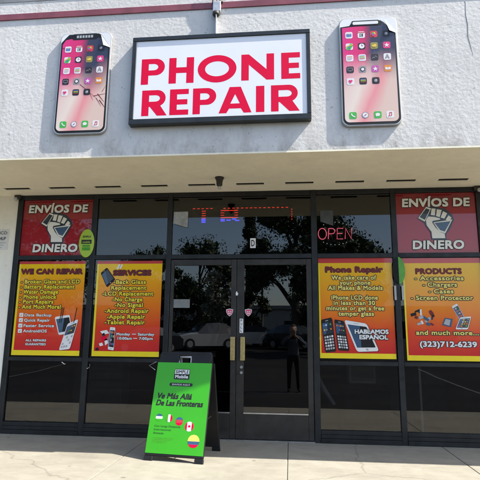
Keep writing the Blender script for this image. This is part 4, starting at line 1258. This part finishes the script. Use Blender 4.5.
# ------------------------------------------------------------------ the photographer, mirrored in the right door
def person():
    zf = lot_z(-7.06) + .012
    root = thing('person', 'person in dark clothes holding a phone up with both hands', 'person', (.07, -7.08, zf))
    top = CAM_H - zf
    J = {}
    verts, edges, rad = [], [], []
    def v(name, p, r_, link=None):
        J[name] = len(verts); verts.append(p); rad.append(r_)
        if link: edges.append((J[link], J[name]))
    S = top / 1.42
    v('pelvis', (0, 0, .93), (.155, .115))
    v('belly', (0, .01, 1.06), (.145, .105), 'pelvis'); v('chest', (0, 0, 1.24), (.165, .115), 'belly'); v('neckb', (0, -.01, 1.42), (.085, .075), 'chest')
    v('neck', (0, .005, 1.485), (.066, .066), 'neckb'); v('jaw', (0, .03, 1.545), (.078, .095), 'neck'); v('skull', (0, .022, 1.635), (.104, .128), 'jaw'); v('crown', (0, .01, 1.715), (.082, .10), 'skull')
    v('nose', (0, .150, 1.615), (.016, .020), 'skull'); v('nosetip', (0, .160, 1.60), (.012, .014), 'nose')
    for s, n in ((-1, 'l'), (1, 'r')):
        v('ear' + n, (s * .098, .005, 1.635), (.014, .026), 'skull')
        v('sh' + n, (s * .17, 0, 1.40), (.062, .06), 'neckb')
        v('el' + n, (s * .31, .10, 1.22), (.045, .045), 'sh' + n)
        v('wr' + n, (s * .085, .275, 1.425), (.028, .028), 'el' + n)
        v('pa' + n, (s * .075, .293, 1.462), (.030, .020), 'wr' + n)
        for k in range(4):
            q = (s * (.066 - .004 * k), .318 + .002 * k, 1.462 - .017 * k)
            v('f%d' % k + n, q, (.010, .010), 'pa' + n)
            v('g%d' % k + n, (s * (.040 - .006 * (k % 2)), .329, 1.481 - .017 * k), (.008, .008), 'f%d' % k + n)
        v('t0' + n, (s * .062, .283, 1.468), (.011, .011), 'pa' + n); v('t1' + n, (s * .040, .288, 1.474), (.009, .009), 't0' + n)
        v('hip' + n, (s * .095, 0, .86), (.098, .10), 'pelvis')
        v('kn' + n, (s * .115, .02, .50), (.062, .065), 'hip' + n)
        v('an' + n, (s * .125, -.02, .10), (.042, .048), 'kn' + n)
        v('he' + n, (s * .127, -.035, .045), (.042, .040), 'an' + n)
        v('to' + n, (s * .145, .15, .035), (.042, .030), 'he' + n)
    me = bpy.data.meshes.new('body')
    me.from_pydata(verts, edges, [])
    o = bpy.data.objects.new('body', me); COL.objects.link(o)
    o.modifiers.new('skin', 'SKIN')
    if not me.skin_vertices: me.skin_vertices.new()
    for d, r_ in zip(me.skin_vertices[0].data, rad): d.radius = r_
    me.skin_vertices[0].data[0].use_root = True
    sub = o.modifiers.new('sub', 'SUBSURF'); sub.levels = 2; sub.render_levels = 2
    dg = bpy.context.evaluated_depsgraph_get()
    nm = bpy.data.meshes.new_from_object(o.evaluated_get(dg))
    bpy.data.objects.remove(o)
    skin = plain('skin', (.42, .26, .18, 1), .5, 0, .08, 8); shirt = plain('dark_shirt', (.085, .095, .125, 1), .85, 0, .2, 12); trousers = plain('black_trousers', (.02, .02, .022, 1), .85, 0, .2, 12)
    nm.materials.clear()
    for m in (skin, shirt, trousers, M['black']): nm.materials.append(m)
    for p in nm.polygons:
        c = p.center; p.use_smooth = True
        if c.z < .085: k = 3
        elif c.z < .96: k = 2
        elif c.z > 1.475 and abs(c.x) < .12 and c.y < .17: k = 0
        elif c.y > .262: k = 0
        else: k = 1
        p.material_index = k
    b = bpy.data.objects.new('body', nm); COL.objects.link(b); b.parent = root
    hair = MB()
    bm = bmesh.new(); bmesh.ops.create_uvsphere(bm, u_segments=20, v_segments=12, radius=1)
    for q in bm.verts: q.co = (q.co.x * .098, q.co.y * .118 + .004, q.co.z * .115 + 1.655)
    bmesh.ops.delete(bm, geom=[q for q in bm.verts if q.co.y > .055 and q.co.z < 1.705 or q.co.z < 1.585], context='VERTS')
    hair.bm(bm, plain('dark_hair', (.02, .016, .013, 1), .7, 0, .2, 20), True).build('hair', root, False)
    for s in (-1, 1):
        bm = bmesh.new(); bmesh.ops.create_uvsphere(bm, u_segments=10, v_segments=8, radius=.012, matrix=Matrix.Translation((s * .032, .112, 1.645)))
        MB().bm(bm, M['black'], True).build('eye', root, False)
    return root, zf
pr, zf = person()
b = MB()
b.bevel_box(.07 - .076, .07 + .076, -6.785, -6.777, CAM_H - .022, CAM_H + .056, M['black'], .003, 2)
tag(b.build('camera_phone'), 'black phone held up sideways by the person in dark clothes', 'phone')
